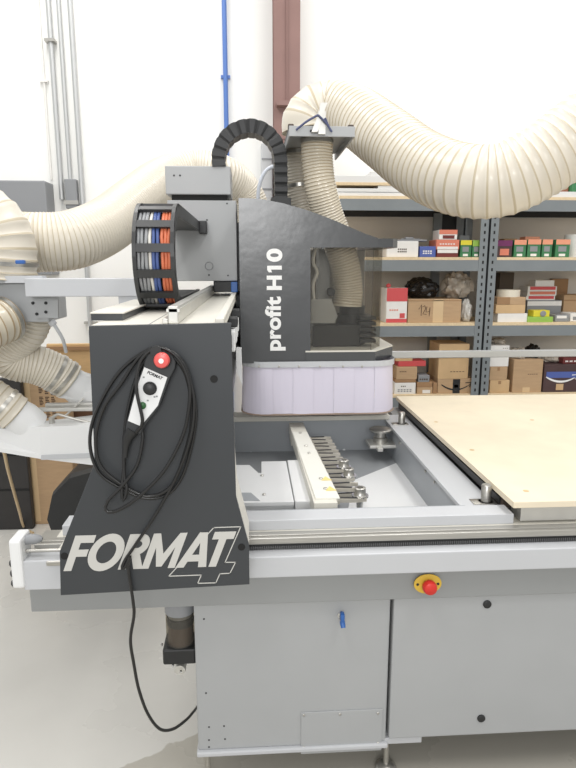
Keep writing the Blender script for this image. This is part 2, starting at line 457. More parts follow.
mb.box(-0.60, 2.3, Yr + 0.012, Y1 - 0.007, zr_, zr_ + 0.004, 0.001)
mb.build('guide_rail', mat('worn rail steel', (176, 174, 168), 0.34, 0.55, noise=0.08, scale=12, stretch=(0.6, 20, 20)), R)
zr1 = z9(543.8, Yr); zr0 = z9(557, Yr)
rk = MB().box(-0.58, 2.3, Yr + 0.006, 1.598, zr0, zr1).build('gear_rack', M['rack'], R)
mb = MB(); pt = 0.0062; x = -0.02
while x < 1.15:
    mb.prism([(x, Yr + 0.006, zr0 + 0.002), (x + pt * 0.5, Yr + 0.006, zr0 + 0.002), (x + pt * 0.5, Yr + 0.006, zr1 - 0.007), (x, Yr + 0.006, zr1 - 0.007)], (0, -0.004, 0)); x += pt
mb.build('rack_teeth', mat('rack tooth steel', (104, 104, 104), 0.35, 0.5), rk)['kind'] = 'stuff'
bar2 = MB().box(onY(521, 515, 1.61).x, 2.3, 1.612, 1.68, zat(521, 1.612, 530), 0.9105, 0.002).build('bed_edge', M['alu'], R)

# ---- left end of the rail
e0 = onY(7.5, 541, 1.50); e1 = onY(21, 589, 1.50)
ec = MB().box(e0.x, e0.x + 0.032, 1.50, 1.575, e1.z, e0.z, 0.007).build('end_cap', M['white'], R)
for py in (563, 573, 583):
    p = onY(10, py, 1.53)
    MB().lathe((e0.x, 1.53, p.z), (-1, 0, 0), [(0, 0.011), (0.008, 0.011), (0.012, 0.007)], 14).build('cap_nut', M['black'], ec, True)
p = onY(22, 541, 1.53)
MB().lathe((e0.x + 0.032, 1.54, p.z), (1, 0, 0), [(0, 0.014), (0.02, 0.014), (0.035, 0.011), (0.043, 0.004)], 18).build('rail_stop', M['panelgrey'], ec, True)
mb = MB(); q = onY(24, 553, 1.53)
mb.cyl((e0.x + 0.03, 1.53, q.z + 0.006), (-0.40, 1.53, q.z + 0.006), 0.005, seg=10)
mb.box(-0.55, -0.45, 1.505, 1.525, q.z - 0.028, q.z - 0.014, 0.003)
mb.build('limit_switch', M['steel'], R)
a = onY(22, 561, 1.51); b = onY(60, 589, 1.51)
MB().box(a.x, -0.47, 1.508, 1.58, b.z, a.z, 0.003).build('cover_box', M['pale'], R)

# ---- emergency stop
p = onY(427.5, 583.5, 1.56)
ep = MB().lathe((p.x, 1.56, p.z), (0, -1, 0), [(0, 0.0405), (0.003, 0.0405), (0.0035, 0.039)], 32)
for v in ep.v: v.z = p.z + (v.z - p.z) * 0.75
ep = ep.build('emergency_stop', M['yellow'], R, True)
mb = MB(); mb.lathe((p.x, 1.557, p.z), (0, -1, 0), [(0, 0.012), (0.012, 0.012), (0.012, 0.02), (0.022, 0.021), (0.030, 0.018), (0.034, 0.010), (0.0345, 0.0)], 24)
mb.build('stop_button', M['red'], ep, True)
for s in (-1, 1):
    MB().lathe((p.x + s * 0.03, 1.5568, p.z), (0, -1, 0), [(0, 0.004), (0.0015, 0.004), (0.002, 0.002)], 10).build('screw', M['black'], ep)

# ---- compressed air filter under the beam
Yf = 1.66
c = onY(180, 610, Yf); zf = lambda py: onY(180, py, Yf).z
rr = 15.5 * 1.68 / 600
af = MB().lathe((c.x, Yf, zf(642)), (0, 0, 1), [(0, rr * 0.95), (0, rr), (zf(606) - zf(642), rr)], 28).build('air_filter', M['bowl'], R, True)
MB().lathe((c.x, Yf, zf(641)), (0, 0, 1), [(0, rr * 0.88), (zf(622) - zf(641), rr * 0.88)], 24).build('filter_element', M['amber'], af, True)
MB().lathe((c.x, Yf, zf(622)), (0, 0, 1), [(0, rr * 0.92), (0.012, rr * 0.95), (0.022, rr * 0.92)], 24).build('filter_ring', M['black'], af, True)
MB().lathe((c.x, Yf, zf(614)), (0, 0, 1), [(0, rr * 0.86), (zf(607) - zf(614), rr * 0.86)], 24).build('filter_tube', M['panelgrey'], af, True)
MB().lathe((c.x, Yf, zf(606) - 0.012), (0, 0, 1), [(0, rr * 1.04), (0.05, rr * 1.04)], 24).build('filter_head', M['panelgrey'], af, True)
mb = MB(); mb.box(c.x - rr * 1.16, c.x + rr * 1.1, Yf - rr * 1.08, Yf + rr, zf(655), zf(640), 0.006); mb.box(c.x, -0.176, Yf - 0.01, Yf + 0.02, zf(656), zf(642))
mb.build('filter_base', M['black'], af)
mb = MB(); mb.cyl((c.x + 0.002, Yf, zf(655)), (c.x + 0.002, Yf, zf(661)), 0.012); mb.lathe((c.x - 0.004, Yf - 0.03, zf(664)), (0, 1, 0), [(0, 0.016), (0.004, 0.018), (0.04, 0.018), (0.044, 0.014)], 18)
mb.box(c.x, c.x + 0.05, Yf - 0.008, Yf + 0.008, zf(662), zf(657))
mb.build('drain_valve', M['alu'], af, True)
for (px, py) in ((173, 665), (181, 671), (162, 644)):
    q = onY(px, py, Yf - 0.045); MB().lathe(q, (0, -1, 0), [(0, 0.0035), (0.006, 0.0035), (0.008, 0.002)], 10).build('screw', M['chrome'], af)

# ---- bed: pit, walls, flange
pw = MB()
pw.box(-0.17, 0.65, 2.78, 2.80, 0.70, 0.885)            # back plate
pw.box(-0.19, -0.17, 1.68, 2.80, 0.70, 0.885)           # left plate
pw.box(-0.17, 0.65, 1.68, 1.70, 0.70, 0.876)            # front plate
pw.build('pit_wall', M['pit'], R)
rw = MB().box(0.65, 0.662, 1.70, 2.79, 0.70, 0.868).build('pit_side_plate', M['pit'], R)
for (px, py) in ((400, 443), (426, 471), (435, 482), (460, 503)):
    q = onX(px, py, 0.65); MB().lathe((0.65, q.y, min(q.z, 0.855)), (-1, 0, 0), [(0, 0.006), (0.004, 0.006), (0.006, 0.003)], 10).build('bolt', M['steel'], rw)
for (px, py) in ((251, 453), (344, 450)):
    q = onY(px, py, 2.78); MB().lathe(q, (0, -1, 0), [(0, 0.007), (0.004, 0.007), (0.006, 0.003)], 10).build('bolt', M['white'], R)
MB().box(-0.47, 0.66, 2.755, 2.86, 0.872, 0.895, 0.003).build('rear_bar', M['cream'], R)
MB().box(0.64, 0.752, 1.68, 2.86, 0.856, 0.87, 0.002).build('pit_flange', M['pale'], R)
# chute floor: a folded white sheet, valley beside the side plate
fl = MB()
A = onX(396, 464, 0.65); B = onX(425, 506, 0.65)
A.z = B.z = 0.7195; C1 = onX(354, 480, 0.42); C2 = Vector((0.33, 1.98, 0.7185)); C3 = Vector((0.30, 1.70, 0.7185))
cv = [A, B, Vector((0.65, 1.70, 0.7185)), C3, C2, C1]
fl.add(cv + [v - Vector((0, 0, .004)) for v in cv], [[0, 1, 2, 3, 4, 5], [11, 10, 9, 8, 7, 6]])
fl.build('chute_plate', M['white'], R)
MB().box(-0.17, 0.65, 1.70, 2.78, 0.700, 0.7165).build('pit_floor', mat('pit floor enamel', (150, 153, 156), 0.5), R)
# suction box at the left of the pit
zs = 0.84
def zp(px, py): return onZ(px, py, zs)
poly = [zp(232, 503), zp(232, 465), zp(249.5, 465), zp(258.5, 473), zp(261.5, 473), zp(261.5, 461.5), zp(286, 461), zp(294, 502)]
sb = MB(); sb.prism([(p.x, p.y, zs - 0.012) for p in poly], (0, 0, 0.012))
a = zp(234, 502); b = zp(294, 502)
sb.box(a.x, b.x, a.y + 0.002, a.y + 0.02, 0.70, zs - 0.012)
sb = sb.build('suction_box', M['white'], R)
a = zp(287.2, 461); b = zp(303, 461); c = zp(307, 502)
MB().box(a.x, b.x, c.y, a.y, 0.64, zs + 0.004, 0.003).build('suction_duct', M['white'], sb)
a = zp(240, 493); b = zp(258, 500)
MB().prism([(p.x, p.y, zs + 0.0005) for p in (zp(239, 493), zp(251, 493), zp(260, 501), zp(243, 501))], (0, 0, 0.001)).build('cutout', M['pit'], sb)
for (px, py) in ((262, 476), (264, 495)):
    q = zp(px, py); MB().lathe((q.x, q.y, zs), (0, 0, 1), [(0, 0.006), (0.004, 0.006), (0.006, 0.003)], 10).build('bolt', M['steel'], sb)
# corner pins
for (px, py0, Yp) in ((485.5, 502, 1.725), (401.5, 424, 2.675)):
    q = onZ(px, py0, 0.87)
    mb = MB(); mb.lathe((q.x, q.y, 0.87), (0, 0, 1), [(0, 0.022), (0.003, 0.022), (0.003, 0.0155), (0.055, 0.0155), (0.058, 0.013), (0.058, 0.0)], 24)
    mb.box(q.x - 0.045, q.x + 0.03, q.y - 0.022, q.y + 0.022, 0.869, 0.873, 0.001)
    mb.build('stop_pin', M['steel'], R, True)
# tool setter on the side plate
ts = MB(); q = onZ(383, 441, 0.80)
ts.box(0.53, 0.652, q.y - 0.07, q.y + 0.04, 0.785, 0.80, 0.003); ts.box(0.56, 0.585, q.y - 0.10, q.y - 0.06, 0.780, 0.795, 0.002)
ts = ts.build('tool_setter', M['alu'], R)
mb = MB(); mb.lathe((0.59, q.y - 0.01, 0.80), (0, 0, 1), [(0, 0.033), (0.02, 0.033), (0.025, 0.026), (0.05, 0.026), (0.052, 0.05), (0.060, 0.052), (0.064, 0.046), (0.064, 0)], 28)
mb.build('setter_pad', M['steel'], ts, True)

# ---- tool rack
zk = 0.88
tr = MB(); tr.prism([(0.172, 2.70, zk - 0.05), (0.238, 2.70, zk - 0.05), (0.262, 1.735, zk - 0.05), (0.188, 1.735, zk - 0.05)], (0, 0, 0.05), bev=0.002)
tr.box(0.19, 0.25, 1.70, 1.76, 0.715, zk - 0.05); tr.box(0.18, 0.24, 2.66, 2.78, 0.78, zk - 0.05)
tr = tr.build('tool_rack', M['cream'], R)
tp = MB().prism([(0.176, 2.52, zk), (0.240, 2.52, zk), (0.272, 1.76, zk), (0.196, 1.76, zk)], (0, 0, 0.005)).build('rack_plate', mat('ivory plate', (224, 223, 214), 0.45), tr)
YS = [2.50 - i * 0.0945 for i in range(8)]
XS = [0.246 + i * 0.0032 for i in range(8)]
zf_ = zk - 0.032
for i in range(8):
    X, Y = XS[i], YS[i]
    MB().box(X, X + 0.055, Y - 0.013, Y + 0.013, zf_ - 0.004, zf_ + 0.001).build('fork_slot', M['dark'], tr)
    mb = MB(); mb.box(X - 0.03, X + 0.012, Y - 0.030, Y + 0.030, zf_ - 0.006, zf_ + 0.008, 0.002)
    for s_ in (-1, 1):
        mb.prism([(X + 0.008, Y + s_ * 0.013, zf_), (X + 0.045, Y + s_ * 0.017, zf_), (X + 0.075, Y + s_ * 0.021, zf_), (X + 0.098, Y + s_ * 0.015, zf_), (X + 0.100, Y + s_ * 0.024, zf_), (X + 0.070, Y + s_ * 0.032, zf_), (X + 0.008, Y + s_ * 0.028, zf_)], (0, 0, 0.012))
    mb.build('tool_fork', mat('fork steel', (186, 181, 170), 0.4, 0.25, noise=0.08), tr)
    for s_ in (-1, 1): MB().prism([(X + 0.012, Y + s_ * 0.0145, zf_ + 0.012), (X + 0.07, Y + s_ * 0.019, zf_ + 0.012), (X + 0.07, Y + s_ * 0.028, zf_ + 0.012), (X + 0.012, Y + s_ * 0.0225, zf_ + 0.012)], (0, 0, 0.002)).build('grip_insert', M['black'], tr)
    if i in (0, 2, 3, 6, 7):
        MB().lathe((0.208 + i * 0.004, Y, zk + 0.005), (0, 0, 1), [(0, 0.007), (0.003, 0.007), (0.005, 0.004)], 10).build('bolt', M['steel'], tr)
for i in (6, 7):
    X = 0.232 + i * 0.003; Y = YS[i]
    MB().prism([(X - 0.018, Y - 0.018, zk + 0.0055), (X + 0.018, Y - 0.018, zk + 0.0055), (X, Y + 0.022, zk + 0.0055)], (0, 0, 0.0006)).build('warning_sticker', mat('pale yellow sticker', (232, 208, 132), 0.5), tr)
slots = {4: 'steel tool holder farthest back of the three in the rack', 5: 'middle steel tool holder of the three in the rack', 7: 'nearest steel tool holder in the front rack slot'}
for i, lab in slots.items():
    X, Y = XS[i] + 0.082, YS[i]
    th = thing('tool_holder', (X, Y, zf_), lab, 'tool holder', 'tool holders in the rack forks')
    MB().lathe((X, Y, zf_ - 0.06), (0, 0, 1), [(0, 0.008), (0.05, 0.0115), (0.0685, 0.0115), (0.0685, 0.028), (0.074, 0.028), (0.074, 0.021)], 24).build('taper', M['chrome'], th, True)
    MB().lathe((X, Y, zf_ + 0.0142), (0, 0, 1), [(0, 0.021), (0.003, 0.0185), (0.024, 0.0185), (0.026, 0.016), (0.026, 0.010), (0.015, 0.009), (0.015, 0)], 24).build('collet_nut', M['steel'], th, True)
# ---- bed top and spoilboard
bt = MB().box(0.762, 2.3, 1.685, 3.0, 0.8705, 0.9108).build('bed_top', M['phenol'], R)
mb = MB(); mb.box(0.757, 0.762, 1.70, 2.98, 0.878, 0.900)
mb.build('edge_seal', M['black'], bt)
MB().box(0.70, 2.3, 2.86, 3.02, 0.70, 0.87).build('rear_beam', M['midgrey'], R)
sp = MB().box(0.750, 2.3, 1.585, 3.01, 0.911, 0.930, 0.0015).build('spoilboard', M['mdf'], origin=(1.4, 2.2, 0.911))
tag(sp, 'large raw fibreboard sheet lying on the machine bed', 'board')
for (px, py) in ((436, 422), (472, 450), (526, 491), (532, 420)):
    q = onZ(px, py, 0.930)
    MB().lathe((q.x, q.y, 0.9302), (0, 0, 1), [(0, 0.009), (0.0006, 0.009)], 14).build('screw_hole', M['mdfedge'], sp)
# guard rail across the back of the bed
q0 = onY(393, 351.5, 3.2); q1 = onY(393, 358.5, 3.2)
gr = MB(); gr.box(0.50, 2.6, 3.2, 3.23, q1.z, q0.z, 0.004); gr.box(2.54, 2.58, 3.2, 3.23, 0, q1.z); gr.box(0.52, 0.56, 3.2, 3.23, 0, q1.z)
gr = gr.build('rear_rail', M['conduit'], R)

# ---- gantry
Yg = 1.45
P = [onY(px, py, Yg) for (px, py) in ((88.5, 326), (231, 323), (240, 526), (249, 546), (249.5, 584.5), (60.5, 595.5), (59.5, 552), (94.5, 463))]
P[2] = onY(236, 497, Yg)
gp = MB().prism(P, (0, 0.014, 0), bev=0.0015).build('gantry_panel', M['char'], R)
for (px, py) in ((214, 379), (64.5, 556), (241.5, 547)):
    q = onY(px, py, Yg); MB().lathe(q, (0, -1, 0), [(0, 0.0095), (0.0012, 0.0095)], 20).build('hole_plug', M['dark'], gp)
leg = MB()
Q = [Vector((p.x, p.y + 0.014, p.z)) for p in P]
leg.prism([(Q[0].x + 0.01, 1.464, 1.44), (Q[1].x - 0.002, 1.464, 1.44), (Q[2].x - 0.001, 1.464, Q[2].z), (Q[3].x, 1.464, Q[3].z), (Q[3].x, 1.464, 0.885), (-0.50, 1.464, 0.885), (-0.46, 1.464, 0.92), (Q[7].x + 0.02, 1.464, Q[7].z)], (0, 0.045, 0))
leg.prism([(Q[1].x - 0.03, 1.509, 1.2), (Q[1].x - 0.006, 1.509, 1.2), (Q[2].x - 0.001, 1.509, Q[2].z), (Q[3].x, 1.509, Q[3].z - .004), (Q[3].x - 0.05, 1.509, Q[3].z - .004)], (0, 0.10, 0))
leg.box(-0.37, -0.075, 1.494, 1.60, 0.905, 1.44)
leg.build('gantry_leg', M['cream'], R)
gb = MB().box(-0.372, -0.075, 1.464, 3.55, 1.16, 1.445, 0.003).build('gantry_beam', M['midgrey'], R)
MB().box(-0.372, -0.10, 3.06, 3.45, 0.93, 1.16).build('rear_leg', M['midgrey'], R)
mb = MB(); mb.box(-0.388, -0.064, 1.452, 3.5, 1.445, 1.457, 0.003); mb.box(-0.086, -0.064, 1.46, 3.5, 1.457, 1.474, 0.003)
tc_ = mb.build('top_cover', M['cream'], gb)
mb = MB(); mb.box(-0.25, -0.2475, 1.46, 3.4, 1.457, 1.4578)
mb.build('cover_seam', M['midgrey'], gb)
a = onY(89, 322, 1.52)
MB().box(-0.416, -0.335, 1.60, 2.2, 1.4575, 1.475).build('cable_duct', M['char'], gb)
MB().box(-0.418, -0.330, 1.598, 2.2, 1.475, 1.479, 0.001).build('duct_lid', M['cream'], gb)
mb = MB()   # linear guide rail beside the chain
mb.box(-0.204, -0.178, 1.50, 3.4, 1.457, 1.500, 0.003); mb.box(-0.218, -0.204, 1.50, 3.4, 1.457, 1.470, 0.002)
mb.box(-0.207, -0.175, 1.50, 3.4, 1.486, 1.494)
mb.build('chain_trough', M['alu'], gb)
mb = MB(); mb.box(-0.075, -0.055, 1.50, 3.5, 1.36, 1.40, 0.003); mb.box(-0.075, -0.055, 1.50, 3.5, 1.22, 1.26, 0.003)
mb.build('linear_rail', M['rack'], gb)
mb = MB()
for yy in (1.75, 1.95, 2.1, 2.3): MB().box(-0.072, -0.046, yy, yy + 0.07, 1.35, 1.41, 0.004).build('runner_block', M['white'], gb)
for yy in (1.85, 2.2): MB().box(-0.072, -0.040, yy, yy + 0.08, 1.412, 1.44, 0.004).build('end_stop', M['black'], gb)
q0 = onY(235, 352, 2.2); q1 = onY(240.5, 386, 2.2)
MB().prism([(-0.055, 2.2, q0.z + 0.01), (-0.036, 2.2, q0.z + 0.01), (-0.034, 2.2, q1.z), (-0.055, 2.2, q0.z - 0.07)], (0, 0.06, 0)).build('scraper_plate', M['white'], gb)

# lettering on the panel
yl = Yg - 0.0002
a = onY(63.5, 571, yl); b = onY(237, 563, yl); t = onY(80, 535.5, yl)
def glyph_word(origin, height, glyphs, shear, name, m, parent):
    """Heavy italic capitals drawn as polygons; each glyph: (x offset, width, list of rings) in cap-height units."""
    mb = MB()
    kz = 0
    for (gx, polys) in glyphs:
        for poly in polys:
            kz += 1
            pts = [(origin.x + height * (gx + px_ + shear * py_), yl, origin.z + height * py_) for (px_, py_) in poly]
            mb.prism(pts, (0, -0.0009 - 0.00002 * (kz % 40), 0))
    return mb.build(name, m, parent)
def arc(cx, cy, rx, ry, a0, a1, n=14):
    return [(cx + rx * math.cos(a0 + (a1 - a0) * i / n), cy + ry * math.sin(a0 + (a1 - a0) * i / n)) for i in range(n + 1)]
def ring(cx, cy, rx, ry, w, wy, n=36):
    out = []
    for i in range(n):
        a0 = 2 * PI * i / n; a1 = 2 * PI * (i + 1) / n
        out.append([(cx + rx * math.cos(a0), cy + ry * math.sin(a0)), (cx + rx * math.cos(a1), cy + ry * math.sin(a1)), (cx + (rx - w) * math.cos(a1), cy + (ry - wy) * math.sin(a1)), (cx + (rx - w) * math.cos(a0), cy + (ry - wy) * math.sin(a0))])
    return out
sw = 0.25
gF = [[(0, 0), (sw, 0), (sw, .40), (.58, .40), (.58, .60), (sw, .60), (sw, .79), (.66, .79), (.66, 1), (0, 1)]]
gO = ring(.55, .5, .55, .53, .25, .22)
bowl = []
o_ = arc(.40, .70, .33, .30, -PI / 2, PI / 2); i_ = arc(.38, .70, .12, .10, -PI / 2, PI / 2)
for k in range(len(o_) - 1): bowl.append([o_[k], o_[k + 1], i_[k + 1], i_[k]])
gR = [[(0, 0), (sw, 0), (sw, 1), (0, 1)], [(sw, .80), (.40, .80), (.40, 1), (sw, 1)], [(sw, .40), (.40, .40), (.40, .60), (sw, .60)], [(.26, .42), (.52, .46), (.80, 0), (.50, 0)]] + bowl
gM = [[(0, 0), (.23, 0), (.23, 1), (0, 1)], [(.85, 0), (1.08, 0), (1.08, 1), (.85, 1)], [(.23, 1), (.23, .60), (.45, .05), (.63, .05), (.54, .42)], [(.85, 1), (.54, .42), (.45, .05), (.63, .05), (.85, .60)]]
gA = [[(-.02, 0), (.25, 0), (.60, 1), (.36, 1)], [(.72, 0), (.99, 0), (.62, 1), (.40, 1)], [(.2, .17), (.8, .17), (.74, .36), (.28, .36)]]
gT = [[(.22, 0), (.47, 0), (.47, .80), (.22, .80)], [(0, .79), (.70, .79), (.70, 1), (0, 1)]]
hcap = t.z - a.z
tot = 5.0
W_ = (b.x - a.x) / hcap
offs = [0, .62, 1.74, 2.50, 3.62, 4.46]
kk = (W_ - 0.30 - 0.08) / (4.46 + .70)
gl = [(offs[i] * kk, [[(x * kk, y) for (x, y) in poly] for poly in g]) for i, g in enumerate((gF, gO, gR, gM, gA, gT))]
glyph_word(a, hcap, gl, 0.38, 'brand_lettering', M['letter'], gp)
# outlined numeral
out4 = [(310, 72), (465, 67), (375, 272), (435, 272), (403, 335), (345, 338), (322, 390), (217, 393), (238, 345), (50, 352)]
pts4 = [onY(160 + x / 5.76, 515 + y / 5.76, yl - 0.0004) for (x, y) in out4]
mb = MB()
for i in range(len(pts4)):
    p, q = pts4[i], pts4[(i + 1) % len(pts4)]
    d = (q - p).normalized(); n = Vector((-d.z, 0, d.x)) * 0.0012; e = d * 0.0012
    mb.prism([p - n - e, q - n + e, q + n + e, p + n - e], (0, -0.0008, 0))
mb.build('numeral_outline', M['letter'], gp)

# ---- carriage box on the gantry
Yc = 2.86
a = onY(167, 200, Yc); b = onY(237.5, 281, Yc)
ca = MB().box(a.x, b.x, Yc, 3.14, b.z, a.z, 0.004).build('carriage_box', M['grey'], R)
a2 = onY(165, 166, Yc); b2 = onY(231, 195, Yc)
MB().box(a2.x, b2.x, Yc - 0.01, 3.14, b2.z, a2.z, 0.004).build('junction_box', M['grey'], ca)
MB().box(a.x + 0.02, b.x - 0.04, Yc + 0.01, 3.13, a.z - 0.002, b2.z + 0.002).build('gap_seal', M['dark'], ca)
for (px, py, m_, r_) in ((174, 175.5, 'black', .0045), (180, 175.5, 'black', .0045), (207, 220, 'black', .004), (227, 203.5, 'black', .004), (209, 275, 'black', .004), (228, 275.5, 'black', .004)):
    q = onY(px, py, Yc - (0.01 if py < 197 else 0)); MB().lathe(q, (0, -1, 0), [(0, r_), (0.0015, r_)], 10).build('screw', M[m_], ca)
q = onY(209, 266, Yc); mb = MB()
mb.sweep([(q.x + 0.018 * math.cos(t_), Yc - 0.001, q.z + 0.018 * math.sin(t_)) for t_ in [2 * PI * k / 24 for k in range(24)]], 0.0016, 8, closed=True)
mb.build('cap_ring', M['panelgrey'], ca)
mb = MB(); mb.box(a.x + 0.20, b.x + 0.02, Yc + 0.01, 3.13, 1.475, b.z, 0.004); mb.build('carriage_runner', M['black'], ca)
MB().box(b.x - 0.03, b.x + 0.0, Yc - 0.02, Yc + 0.04, 1.475, b.z - 0.004, 0.003).build('wiper_block', M['blue'], ca)
mb = MB(); mb.box(b.x - 0.01, 0.02, Yc + 0.12, 3.13, 1.16, 1.80); mb.build('carriage_plate', M['midgrey'], ca)

# ---- cable chain looping beside the carriage
Xl, Xr = -0.3465, -0.2235
cyc, czc = 1.995, 1.6245; ro, ri = 0.167, 0.128
def chain_pts(r):
    pts = [(2.9, czc + r)]
    n = 14
    pts += [(2.45, czc + r)]
    for k in range(n + 1):
        a_ = PI / 2 + PI * k / n
        pts.append((cyc + r * math.cos(a_), czc + r * math.sin(a_)))
    pts.append((2.7, czc - r))
    return pts
cc = MB()
po, pi_ = chain_pts(ro), chain_pts(ri)
for (xa, xb) in ((Xl, Xl + 0.011), (Xr - 0.011, Xr)):
    for k in range(len(po) - 1):
        cc.prism([(xa, po[k][0], po[k][1]), (xa, po[k + 1][0], po[k + 1][1]), (xa, pi_[k + 1][0], pi_[k + 1][1]), (xa, pi_[k][0], pi_[k][1])], (xb - xa, 0, 0))
cc = cc.build('cable_chain', mat('chain plastic', (44, 45, 46), 0.4, noise=0.05), R)
for k in range(8):
    a_ = PI / 2 + math.radians(27) * k
    if a_ > PI * 1.5: break
    for (rad_, th_) in ((ro - 0.002, 0.008),):
        cy_, cz_ = cyc + rad_ * math.cos(a_), czc + rad_ * math.sin(a_)
        tx, tz = -math.sin(a_), math.cos(a_); nx, nz = math.cos(a_), math.sin(a_)
        w_ = 0.0125
        poly = [(Xl, cy_ + tx * w_, cz_ + tz * w_), (Xl, cy_ - tx * w_, cz_ - tz * w_), (Xl, cy_ - tx * w_ - nx * th_, cz_ - tz * w_ - nz * th_), (Xl, cy_ + tx * w_ - nx * th_, cz_ + tz * w_ - nz * th_)]
        MB().prism(poly, (Xr - Xl, 0, 0)).build('crossbar', MATS['chain plastic'], cc)
cab_cols = ['greycable', 'greycable', 'greycable', 'whitecable', 'bluecable', 'bluecable', 'orange', 'orange', 'orange']
fr = [0.135, 0.225, 0.315, 0.405, 0.50, 0.585, 0.70, 0.785, 0.865]
for f_, cn in zip(fr, cab_cols):
    X = Xl + (Xr - Xl) * f_; rr_ = 0.149 + random.uniform(-0.002, 0.003)
    pts = [(X, 2.8, czc + rr_), (X, 2.4, czc + rr_)] + [(X + random.uniform(-0.0015, 0.0015), cyc + rr_ * math.cos(PI / 2 + PI * k / 16), czc + rr_ * math.sin(PI / 2 + PI * k / 16)) for k in range(17)] + [(X, 2.5, czc - rr_)]
    MB().sweep(spline(pts, 0.03), 0.0052, 10).build('cable', M[cn], cc, True)
# black inner sheet added so the back of the loop reads dark
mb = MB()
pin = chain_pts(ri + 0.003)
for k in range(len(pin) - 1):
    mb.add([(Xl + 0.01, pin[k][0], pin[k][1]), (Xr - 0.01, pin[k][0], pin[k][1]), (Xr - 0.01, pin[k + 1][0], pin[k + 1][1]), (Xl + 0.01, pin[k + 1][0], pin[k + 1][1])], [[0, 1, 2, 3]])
mb.build('loop_shade_sheet', M['black'], cc)
MB().box(Xr - 0.005, Xr + 0.03, 2.80, 2.862, 1.74, 1.795, 0.003).build('chain_bracket', M['black'], cc)

# ---- head hood
Yh = 2.60; Yb = 3.10
def h(px, py, Y=Yh): return onY(px, py, Y)
top_curve = [(238.5, 198), (250, 198.2), (264, 199.5), (282, 203), (300, 208), (318, 214), (336, 221), (352, 228), (366, 234), (378, 238), (388, 239.5), (396.5, 239.5)]
tp_ = [h(*p) for p in top_curve]
hd = MB()
# front plate, left solid part
left = [h(238.5, 198), h(250, 198.2), h(264, 199.5), h(282, 203), h(300, 208), h(310.5, 211.3), h(310.5, 362.5), h(280, 364), h(241, 363)]
hd.prism(left, (0, 0.02, 0))
band = [h(310.5, 211.3), h(318, 214), h(336, 221), h(352, 228), h(366, 234), h(378, 238), h(378, 247.5), h(310.5, 247.5)]
hd.prism(band, (0, 0.02, 0))
# rounded vertical left corner, back plate and roof
zt_, zb_ = h(240, 198).z, h(240, 363).z
hd.prism([(h(238.5, 198).x, Yh + .0203, zt_ - .013), (h(238.5, 198).x + 0.015, Yh + .0203, zt_ - .013), (h(241, 363).x + 0.015, Yh + .0203, zb_), (h(241, 363).x, Yh + .0203, zb_)], (0, 0.479, 0))
for i in range(len(tp_) - 3):
    p, q = tp_[i], tp_[i + 1]
    dy_ = Vector((0, 0.0203 if i < 10 else 0.0, 0)); hd.prism([p + dy_, q + dy_, q + dy_ - Vector((0, 0, 0.012)), p + dy_ - Vector((0, 0, 0.012))], (0, Yb - Yh - dy_.y, 0))
# roof lip at the right end (chamfered in plan)
xr0 = h(376, 240).x; xr1 = xr0 + 0.105
zl1, zl0 = h(378, 238.2).z, h(385, 247.5).z
xr0 = h(378, 240).x; hd.prism([(xr0 + 0.0003, Yh, zl0), (xr1 - .03, Yh + 0.004, zl0), (xr1, Yh + 0.05, zl0), (xr1, Yb, zl0), (xr0 + 0.0003, Yb, zl0)], (0, 0, zl1 - zl0 - 0.001))
hood = hd.build('hood_shell', M['hood'], R)
# bottom rim
zr1_, zr0_ = h(340, 350.5).z, h(340, 363).z
rim = [(h(310, 351).x - 0.02, Yh - 0.006, zr0_), (h(375, 351).x, Yh - 0.006, zr0_), (h(375, 351).x + 0.118, Yh + 0.17, zr0_), (h(375, 351).x + 0.118, Yb, zr0_), (h(310, 351).x - 0.02, Yb, zr0_)]
hr = MB().prism(rim, (0, 0, zr1_ - zr0_ - 0.0065)).build('hood_rim', M['hood'], hood)
MB().prism([(p[0], p[1], zr1_ - 0.006) for p in rim], (0, 0, 0.006)).build('rim_seal', M['cream'], hood)
# smoked windows
xw0, xw1 = h(310.5, 300).x, h(373, 300).x
MB().box(xw0 - 0.01, xw1, Yh + 0.008, Yh + 0.014, zr1_, zl0 + 0.004).build('window_pane', M['smoke'], hood)
xa, ya, xb, yb = xw1, Yh + 0.008, xw1 + 0.062, Yh + 0.13
MB().prism([(xa, ya, zr1_), (xb, yb, zr1_), (xb - 0.003, yb + 0.005, zr1_), (xa - 0.003, ya + 0.005, zr1_)], (0, 0, zl0 - zr1_)).build('window_pane', M['smoke'], hood)
MB().box(xb - 0.004, xb + 0.002, yb, Yb, zr1_, zl0).build('window_pane', M['smoke'], hood)
mb = MB(); mb.box(xw0 + 0.02, xr1 - 0.06, Yb - 0.012, Yb, zr1_, zl0); mb.build('rear_panel', mat('rear hood plastic', (150, 147, 140), 0.5), hood)
